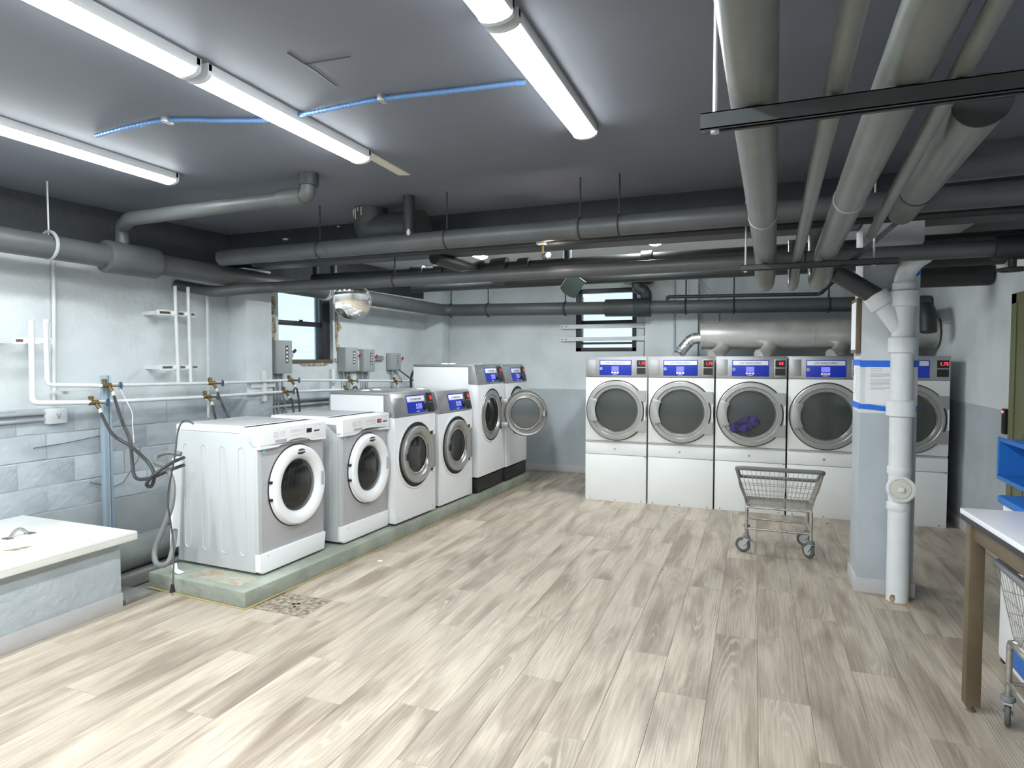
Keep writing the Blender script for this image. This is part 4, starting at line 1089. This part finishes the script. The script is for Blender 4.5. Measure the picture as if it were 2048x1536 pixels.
v = wthing('riser_pipe', 'thin white vertical conduit beside the capped pipe ends', 'pipe'); MB().tube([(0.030, -5.125, 2.455), (0.030, -5.150, 1.281)], .014, 12).build('pipe_run', M_PIPEW, v)
# strut brackets
def bracket(label, a, b, so):
    t = wthing('pipe_bracket', label, 'bracket')
    (x, y0, z), (_, y1, _) = a, b
    MB().box(x - .05, y0, z - .022, x - .02, y1, z + .022).box(x - .021, y0, z - .024, x - .017, y1, z - .010).box(x - .021, y0, z + .010, x - .017, y1, z + .024).build('strut', M_PIPEW, t, bevel=.002)
    for yy in (y0 + .04, y1 - .04): MB().box(.0, yy - .015, z - .015, x - .05, yy + .015, z + .015).build('standoff', M_PIPEW, t)
    ys = sorted([y0 + .012] + [v for yy in so for v in (yy - .04, yy + .04)] + [y1 - .012])
    for k in range(0, len(ys) - 1, 2):
        if ys[k + 1] - ys[k] > .02: MB().box(x - .022, ys[k], z - .010, x - .0185, ys[k + 1], z + .010).build('slot', M_BRONZE, t)
    for yy in so: MB().cyl((x - .02, yy, z - .016), (x - .02, yy, z + .016), .028, 12).build('clamp', M_PIPEW, t)
bracket('white strut bracket holding the two capped pipe ends', (0.290, -5.526, 1.749), (0.290, -5.280, 1.755), ((0.290, -5.430, 1.751)[1], (0.290, -5.336, 1.754)[1]))
bracket('white strut bracket, upper of two on the three vertical wall pipes', (0.270, -4.435, 2.020), (0.270, -4.078, 2.044), ((0.270, -4.286, 2.030)[1], (0.270, -4.159, 2.039)[1]))
bracket('white strut bracket, lower of two on the three vertical wall pipes', (0.270, -4.419, 1.547), (0.270, -4.059, 1.543), ((0.270, -4.278, 1.545)[1], (0.270, -4.155, 1.544)[1]))
t = wthing('strut_bracket', 'white upright strut on the pilaster holding both supply pipes', 'bracket')
q = (0.250, -3.320, 1.304)
MB().box(.25, q[1] - .02, 1.19, .285, q[1] + .02, 1.50).build('strut', M_PIPEW, t, bevel=.003)
MB().box(.25, q[1] - .16, 1.33, .27, q[1] + .14, 1.37).build('cross_strut', M_PIPEW, t, bevel=.003)
t = wthing('strut_post', 'galvanised strut post standing on the floor in front of the left wall', 'post')
q = (0.240, -4.870, 0.894)
MB().box(.19, q[1] - .035, 0, .235, q[1] - .005, 1.49).build('strut', M_GALV, t, bevel=.002)
MB().box(.185, q[1] - .005, 0, .222, q[1] + .012, 1.49).box(.222, q[1] - .005, 0, .24, q[1] + .0, 1.49).build('strut_channel', M_COND, t)
MB().box(.19, q[1] + .012, 0, .235, q[1] + .03, 1.49).build('strut_lip', M_GALV, t, bevel=.002)
MB().box(.02, q[1] - .30, 1.355, .20, q[1] - .27, 1.375).box(.17, q[1] - .30, 1.355, .2, q[1], 1.375).build('tie_bar', M_PIPEW, t)
t = wthing('strut_post', 'short white strut upright under the window behind the taller washer', 'post')
q = (0.200, -2.262, 1.315)
MB().box(.19, q[1] - .02, 0.3, .24, q[1] + .02, 1.50).build('strut', M_PIPEW, t, bevel=.002)
MB().box(.02, q[1] - .02, .5, .19, q[1] + .02, .54).build('standoff', M_PIPEW, t)
# junction box and conduits, lower left
t = wthing('junction_box', 'round-cornered grey junction box on the left wall with two conduits', 'box')
q = (0.050, -5.145, 1.181)
MB().box(.0, q[1] - .075, q[2] - .06, .06, q[1] + .075, q[2] + .06).build('box', M_PIPEW, t, bevel=.02)
MB().obox((.062, q[1], q[2]), (.004, .012, .045), (R(20), 0, 0)).obox((.062, q[1] + .015, q[2]), (.004, .01, .04), (R(-20), 0, 0)).build('switch_slot', M_INK2, t)
for dz in (-.02, .03): MB().tube([(.03, q[1] - .07, q[2] + dz), (.03, -8.0, q[2] + dz * 1.3)], .014, 10).build('conduit', M_COND, t)

# electrical boxes under and beside the left window
def ebox(label, p, w, h, d, red, conds, switch=True):
    t = wthing('disconnect_box', label, 'switch box', 'grey disconnect boxes on the left wall')
    x, y, z = p
    bx_ = MB().box(0.01, y - w/2, z - h/2, d, y + w/2, z + h/2).build('case', M_EBOX, t, bevel=.005)
    MB().box(d - .002, y - w/2 + .012, z - h/2 + .012, d + .004, y + w/2 - .012, z + h/2 - .012).build('cover', M_EBOX, bx_, bevel=.002)
    lb = MB().box(d + .003, y + w * .08, z - h * .18, d + .0055, y + w * .24, z + h * .34).build('warning_label', M_INK, bx_)
    for k in range(4): MB().box(d + .0055, y + w * .11, z - h * .14 + k * h * .12, d + .0062, y + w * .21, z - h * .07 + k * h * .12).build('label_print', M_PAPER, lb)
    MB().obox((d + .004, y + w/2 + .03, z + h * .18), (.02, .05, .03), (R(40), 0, 0)).build('switch_lever', M_REDP if red else M_INK, t, bevel=.005)
    MB().lathe([(0, .02), (.03, .018), (.03, 0)], (d * .78, y + w/2 + .018, z + h * .05), '-y', 12).build('lever_hub', M_INK2, t)
    for k, (dy, dl) in enumerate(conds):
        MB().tube([(.05, y + dy, z - h/2), (.04, y + dy + .02, z - h/2 - .2), (.03, y + dy + .03 + dl, z - h/2 - .7)], .012, 10).build('conduit', M_COND, t)
ebox('grey disconnect box nearest the pilaster, dark lever, partly over the window', (0.100, -2.913, 1.642), .24, .36, .13, False, ((-.08, 0), (-.03, 0), (.04, .1)))
ebox('grey disconnect box just right of the window, first of the pair', (0.100, -1.802, 1.614), .24, .30, .13, True, ((-.06, 0), (.0, .0), (.04, .02)))
ebox('grey disconnect box, second of the pair right of the window', (0.100, -1.461, 1.601), .23, .29, .13, True, ((-.04, 0), (.05, .04)))
ebox('small grey disconnect box alone with a red lever and black cable', (0.080, -0.828, 1.585), .23, .23, .09, True, ((-.03, 0),))
t = wthing('box_link', 'pale trough joining the pair of disconnect boxes', 'trough')
q0, q1 = (0.100, -1.688, 1.607), (0.100, -1.551, 1.607)
MB().box(.01, q0[1] - .02, 1.47, .06, q1[1] + .02, 1.72).build('trough', M_PIPEW, t, bevel=.004)
t = wthing('strut_bracket', 'empty silver strut stub between the pair and the small disconnect box', 'bracket')
q = (0.050, -1.167, 1.633)
MB().box(0, q[1] - .13, q[2] - .03, .03, q[1] + .13, q[2] + .03).box(.03, q[1] - .13, q[2] - .03, .04, q[1] + .13, q[2] - .012).box(.03, q[1] - .13, q[2] + .012, .04, q[1] + .13, q[2] + .03).build('strut', M_CHROME, t)
t = wthing('power_cable', 'black cable drooping from the small disconnect box to the tall washers', 'cable')
q = (0.080, -0.771, 1.480)
MB().tube(catmull([q, (.15, q[1] + .25, q[2] - .16), (.3, q[1] + .45, q[2] - .32), (.42, q[1] + .55, q[2] - .36)], 8), .009, 8).build('cable', M_HOSE, t)
tag(MB().tube(catmull([(-3.66, 6.50, 1.50), (-3.74, 6.48, 1.51), (-3.737, 6.378, 1.422), (-3.741, 6.371, 1.317), (-3.727, 6.369, 1.142), (-3.66, 6.42, 1.0)], 8), .014, 10).build('supply_hose', M_HOSE), 'black hose loop at the back of the open-doored washer', 'hose')
# conduit runs under the window
t = wthing('wall_conduit', 'pair of pale conduits under the left window', 'conduit')
for dz in (0, .05): MB().tube([(.03, -3.1, 1.10 + dz), (.03, -1.2, 1.10 + dz)], .016, 10).build('conduit', M_COND, t)
MB().box(0, -3.17, 1.05, .06, -3.03, 1.2).build('pull_box', M_PIPEW, t, bevel=.01)

# hoses from the valves to the machines (world coordinates)
def W_(v): return Vector(LW(v))
def hose(label, pts, r=.0115, mat=None, name='supply_hose', cat='hose', sm=10):
    return tag(MB().tube(catmull(pts, sm), r, 10).build(name, mat or M_HOSE), label, cat)
hose('black hose curving from the lower first valve to the near washer', [W_(hl[0]), (-4.161, 3.032, 1.098), (-3.993, 3.040, 1.018), (-3.810, 3.021, 0.922), (-3.753, 3.018, 0.841), (-3.768, 3.009, 0.767), (-3.781, 2.983, 0.785), (-3.703, 2.985, 0.857), (-3.682, 3.103, 0.917), (-3.695, 3.206, 0.935)])
hose('black hose hanging from the upper first valve to the near washer', [W_(hu[0]), (-4.170, 3.107, 1.189), (-4.047, 3.074, 1.057), (-3.982, 3.039, 0.891), (-3.939, 3.030, 0.806), (-3.823, 3.043, 0.811), (-3.707, 3.123, 0.867), (-3.694, 3.204, 0.883)])
hose('straight black hose from the lower middle valve to the second washer', [W_(hl[1]), (-4.189, 3.937, 1.175), (-4.084, 3.866, 1.082), (-3.979, 3.791, 0.893)], .0105)
hose('straight black hose from the upper middle valve to the second washer', [W_(hu[1]), (-4.124, 3.964, 1.238), (-3.994, 3.903, 1.123), (-3.867, 3.835, 0.893)], .0105)
hose('black hose from the lower valve under the window', [W_(hl[2]), (-4.275, 4.978, 1.214), (-4.186, 4.899, 1.049), (-4.105, 4.814, 0.843)], .010)
hose('black hose from the upper valve under the window', [W_(hu[2]), (-4.299, 5.081, 1.308), (-4.205, 5.003, 1.164), (-4.057, 4.835, 0.891)], .010)
hose('short black hose from the valve below the paired disconnect boxes', [W_(hu[3]), (-4.274, 6.056, 1.292), (-4.197, 5.973, 1.155), (-3.996, 5.720, 0.957)], .010)
hose('thin white string hanging from the first upper valve', [W_(hu[0]) + Vector((.02, .03, .07)), (-4.170, 3.145, 1.328), (-4.101, 3.136, 1.242), (-4.078, 3.120, 1.156), (-4.048, 3.105, 1.035)], .0022, M_PAPER, 'string', 'string')
hose('grey drain hose looping behind the near washer', [(-3.714, 3.199, 0.959), (-3.802, 3.165, 0.970), (-3.870, 3.138, 0.945), (-3.831, 3.098, 0.908), (-3.723, 3.085, 0.883), (-3.637, 3.061, 0.791), (-3.597, 3.017, 0.651), (-3.624, 2.967, 0.494), (-3.651, 2.930, 0.368), (-3.608, 2.901, 0.299), (-3.542, 2.894, 0.290), (-3.503, 2.910, 0.319), (-3.541, 2.973, 0.384), (-3.616, 3.055, 0.472)], .017, M_GHOSE, 'drain_hose')
t = thing('mains_cable', 'thin black power cord with its plug hanging over the plinth edge', 'cord')
pts = catmull([(-3.838, 3.414, 1.147), (-3.528, 3.067, 1.209), (-3.504, 2.999, 1.150), (-3.468, 2.942, 1.003), (-3.469, 2.890, 0.786), (-3.453, 2.870, 0.696), (-3.425, 2.865, 0.572), (-3.383, 2.845, 0.454), (-3.329, 2.795, 0.318), (-3.281, 2.745, 0.217)], 8)
MB().tube(pts, .0055, 8).build('cord', M_HOSE, t)
e = pts[-1]
MB().cyl(e + Vector((0, 0, .035)), e - Vector((0, 0, .012)), .009, 10, .017).build('plug', M_BLACK, t)
for dx in (-.006, .006): MB().box(e.x + dx - .0015, e.y - .004, e.z - .035, e.x + dx + .0015, e.y + .004, e.z - .012).build('plug_pin', M_CHROME, t)
t = thing('paper_tag', 'curled white paper tag on the cord lying on the plinth corner', 'tag')
p = (-3.768, 3.208, 0.125)
MB().add([(p[0] - .05, p[1] - .01, .12), (p[0] + .03, p[1] - .03, .116), (p[0] + .035, p[1] + .02, .116), (p[0] - .045, p[1] + .03, .125), (p[0] - .06, p[1] - .01, .165), (p[0] - .055, p[1] + .03, .17)], [(0, 1, 2, 3), (0, 3, 5, 4)]).build('sheet', M_PAPER, t)
# white board leaning behind the near washer
t = tag(MB().obox((-3.888, 3.298, 0.583), (.02, .08, .66), (0, R(3), R(10))).build('white_board', M_PLASTIC, bevel=.004), 'narrow white plastic board standing behind the near washer', 'board')

# low waste pipe along the floor behind the plinth
t = thing('waste_pipe', 'thick grey waste pipe lying low along the left wall behind the plinth', 'pipe')
a, b = Vector((-4.197, 3.174, 0.200)), Vector((-4.28, 5.2, .20))
MB().cyl((a.x - .04, 2.2, .20), b, .115, 26).build('pipe_run', M_WASTE, t)
c_ = Vector((a.x - .04, 2.2, .20)); d = (b - c_).normalized()
q = c_ + d * 1.38
MB().cyl(q, q + d * .12, .135, 24).build('coupling', M_PIPEM, t, bevel=.01)
sd = Vector((d.y, -d.x, 0))
MB().cyl(q + sd * .08 + Vector((0, 0, .03)), q + sd * .19 + Vector((0, 0, .05)), .06, 20).build('capped_branch', M_PLINTH, t, bevel=.008)
MB().box(a.x - .16, 2.9, 0, a.x + .10, 5.0, .085).build('pipe_bed', M_CONC, t, bevel=.01)

# ------------------------------------------------------------------ floor hatch box
t = thing('floor_hatch', 'low block box with a white painted wooden lid at the left wall', 'hatch box')
bx0, bx1, by0, by1 = -4.93, -3.83, .9, 2.825
MB().box(bx0, by0, 0, bx1, by1, .44).build('block_base', M_BLOCK, t, bevel=.006)
MB().box(bx1, by0, 0, bx1 + .014, by1, .10).build('baseboard', M_BASE, t, bevel=.004)
ld = MB().box(bx0 + .02, by0 - .06, .44, bx1 + .075, by1 + .065, .495).build('lid', pm('chipped_white_paint', (.78, .79, .78), .45, col2=(.68, .69, .63), vscale=2.5, bump=.15, bscale=14), t, bevel=.006)
MB().box(bx1 + .0752, by0 - .06, .478, bx1 + .0757, by1 + .065, .480).build('lid_joint', M_INK2, ld)
p = (-4.348, 2.531, 0.495)
MB().tube([(p[0], p[1] - .055 + .11 * k / 10, .495 + .045 * math.sin(math.pi * k / 10)) for k in range(11)], .010, 8).build('lid_handle', M_CHROME, ld)
MB().box(p[0] - .03, p[1] - .085, .4952, p[0] + .03, p[1] - .045, .499).box(p[0] - .03, p[1] + .045, .4952, p[0] + .03, p[1] + .085, .499).build('handle_plate', M_BRONZE, ld)
p = (-4.055, 2.353, 0.495)
MB().prism([(p[0] - .04, p[1] - .06), (p[0] + .04, p[1] - .03), (p[0] + .02, p[1] + .07), (p[0] - .02, p[1] + .02)], .4952, .497, 'xy').build('paint_chip', M_CRUMB, ld)
# bare strip beside the hatch and the vinyl edge
MB().box(-4.2, 2.86, -.006, -3.84, 3.05, .03).build('concrete_curb', M_CONC, t, bevel=.006)

# ------------------------------------------------------------------ wire laundry carts
def cart(label, loc, rz):
    t = thing('laundry_cart', label, 'cart', loc, rz, 'wire laundry carts')
    X, Y = .245, .18
    wr_ = .0022
    tb, tf, tr = .40, .715, .57          # basket bottom, front rim, rear rim heights
    B = [(-.25, -.165), (.25, -.165), (.25, .165), (-.25, .165)]
    T = [(-.325, -.215, tf), (.325, -.215, tf), (.315, .215, tr), (-.315, .215, tr)]
    m = MB()
    def side(i, n, rows):
        j = (i + 1) % 4
        b0, b1 = Vector((*B[i], tb)), Vector((*B[j], tb)); t0, t1 = Vector(T[i]), Vector(T[j])
        for k in range(n + 1):
            f_ = k / n; m.tube([b0 + (b1 - b0) * f_, t0 + (t1 - t0) * f_], wr_, 5)
        for f_ in rows: m.tube([b0 + (t0 - b0) * f_, b1 + (t1 - b1) * f_], wr_ * 1.2, 5)
    side(0, 18, (0.02, .30, .55)); side(2, 18, (.02, .35, .68)); side(1, 9, (.02, .33, .62)); side(3, 9, (.02, .33, .62))
    for k in range(13):
        y = -.165 + .33 * k / 12; m.tube([(-.25, y, tb), (.25, y, tb)], wr_, 5)
    for k in range(8):
        x = -.25 + .5 * k / 7; m.tube([(x, -.165, tb - .003), (x, .165, tb - .003)], wr_, 5)
    m.build('wire_basket', M_CHROME, t)
    bars = MB().tube(elbowed([T[3], T[0], T[1], T[2]], .035, 5), .018, 12)
    bars.build('bumper', M_BUMP, t)
    MB().tube([T[2], T[3]], .015, 12).build('rear_rim', M_BUMP, t)
    for sx_ in (-1, 1):
        MB().tube([(sx_ * .325, -.2, tf - .01), (sx_ * .30, -.05, .53), (sx_ * .25, .0, tb)], .009, 8).build('side_brace', M_CHROME, t)
    # frame
    legs = {}
    for sx_ in (-1, 1):
        for sy in (-1, 1):
            MB().tube(elbowed([(sx_ * X * .9, sy * Y * .8, tb - .012), (sx_ * X, sy * Y, tb - .012), (sx_ * X, sy * Y, .135)], .03), .0125, 12).build('leg', M_CHROME, t)
    for sy in (-1, 1):
        MB().cyl((-X, sy * Y, tb - .014), (X, sy * Y, tb - .014), .010, 10).build('top_rail', M_CHROME, t)
        MB().cyl((-X, sy * Y, .205), (X, sy * Y, .205), .010, 10).build('stretcher', M_CHROME, t)
    for sx_ in (-1, 1):
        MB().cyl((sx_ * X, -Y, .205), (sx_ * X, Y, .205), .010, 10).build('stretcher', M_CHROME, t)
    cr_ = random.Random(6)
    for k, (sx_, sy) in enumerate(((-1, -1), (1, -1), (1, 1), (-1, 1))):
        a = (R(72), R(40), R(68), R(0))[k]
        c = put('caster', None, t, (sx_ * X, sy * Y, 0), a)
        MB().lathe([(.0, .150), (.024, .148), (.028, .14), (.028, .128), (.012, .122)], (0, 0, 0), 'z', 16).build('bumper_disc', M_BUMP, c)
        MB().box(-.017, -.03, .116, .017, .02, .124).prism([(-.028, .118), (.016, .118), (.034, .075), (.034, .05), (.018, .05), (-.004, .078)], -.019, -.016, 'yz').prism([(-.028, .118), (.016, .118), (.034, .075), (.034, .05), (.018, .05), (-.004, .078)], .016, .019, 'yz').build('fork', M_COND, c)
        w_ = MB().lathe([(.038, -.012), (.054, -.012), (.062, -.006), (.0635, 0), (.062, .006), (.054, .012), (.038, .012)], (0, .026, .0635), 'x', 24).build('wheel', M_TYRE, c)
        MB().lathe([(.0, -.011), (.012, -.012), (.014, -.008), (.038, -.010), (.040, 0), (.038, .010), (.014, .008), (.012, .012), (.0, .011)], (0, .026, .0635), 'x', 24).build('wheel_hub', M_HUB, c)
        MB().cyl((-.02, .026, .0635), (.02, .026, .0635), .006, 8).build('axle', M_CHROME, c)
    return t
cart('wire laundry cart with a grey bumper standing before the dryers', (.198, 5.72, 0), R(0))
cart('wire laundry cart half hidden under the folding table', (1.235, 3.04, 0), R(-90))

# ------------------------------------------------------------------ folding table
t = thing('folding_table', 'white-topped table on brown steel legs at the right edge', 'table', (.898, 3.44, 0), R(3))
MB().box(0, -1.9, .905, .76, 0, .93).build('table_top', M_LAM, t, bevel=.004)
MB().box(-.002, -1.902, .882, .762, .002, .9045).build('edge_band', M_INK, t, bevel=.003)
MB().box(.03, -1.86, .80, .055, -.03, .882).box(.70, -1.86, .80, .725, -.03, .882).build('side_rail', M_BRONZE, t, bevel=.003)
MB().box(.03, -.06, .80, .725, -.035, .882).build('end_rail', M_BRONZE, t, bevel=.003)
for lx_, ly_ in ((.02, -.075), (.68, -.075), (.02, -1.87), (.68, -1.87)):
    lg = MB().box(lx_, ly_, .03, lx_ + .06, ly_ + .055, .882).build('leg', M_BRONZE, t, bevel=.004)
    MB().lathe([(0, 0), (.02, 0), (.02, .010), (.012, .016), (.008, .034), (0, .034)], (lx_ + .03, ly_ + .028, 0), 'z', 14).build('foot', M_BRONZE, lg)

# ------------------------------------------------------------------ bin and blue tote at the right edge
t = thing('storage_bin', 'white storage bin with a blue lid behind the folding table', 'bin', (1.245, 3.50, 0))
MB().box(0, 0, .025, .40, .54, .855).build('body', M_PLASTIC, t, bevel=.012)
MB().box(-.02, -.02, .85, .42, .56, .892).build('lid', M_BLUEP, t, bevel=.014)
MB().box(-.006, .10, .06, .0, .36, .15).build('low_flap', M_BLUEP, t, bevel=.002)
for lx_, ly_ in ((.03, .03), (.37, .03), (.03, .51), (.37, .51)):
    MB().box(lx_ - .02, ly_ - .02, 0, lx_ + .02, ly_ + .02, .028).build('foot', M_BLACK, t)
t = thing('blue_tote', 'blue plastic tote lying on its side with its open mouth to the room', 'tote', (1.32, 3.45, .935))
m = MB(); x1, y1, z1, th = .52, .93, .225, .012
m.box(th, 0, 0, x1, y1, th).box(th, 0, z1 - th, x1, y1, z1).box(th, 0, th, x1, th, z1 - th).box(th, y1 - th, th, x1, y1, z1 - th).box(x1 - th, th, th, x1, y1 - th, z1 - th)
m.build('shell', M_BLUEP, t)
MB().box(0, -.012, -.010, .014, y1 + .012, .014).box(0, -.012, z1 - .014, .014, y1 + .012, z1 + .010).box(0, -.012, .014, .014, .012, z1 - .014).box(0, y1 - .012, .014, .014, y1 + .012, z1 - .014).build('rim', M_BLUEP, t, bevel=.003)
t = thing('side_stand', 'white stand carrying the blue tote by the right wall', 'stand', (1.70, 3.50, 0))
MB().box(0, 0, 0, .13, .80, .935).build('body', M_PLASTIC, t, bevel=.006)

# ------------------------------------------------------------------ scraps on the floor
for p, s_, mt, lab in (((-2.782, 4.236, -0.000), .03, M_PAPER, 'scrap of white paper on the floor in front of the plinth'), ((0.690, 6.812, 0.000), .016, M_INK, 'dark crumb on the floor by the column'), ((-0.641, 4.850, 0.000), .008, M_INK, 'tiny dark crumb in the middle of the floor')):
    n = 7; rr = random.Random(int(p[0] * 100))
    pts = [(p[0] + s_ * rr.uniform(.6, 1) * math.cos(2*math.pi*k/n), p[1] + s_ * .6 * rr.uniform(.6, 1) * math.sin(2*math.pi*k/n)) for k in range(n)]
    tag(MB().prism(pts, 0.0002, .003, 'xy').build('floor_scrap', mt), lab, 'scrap')
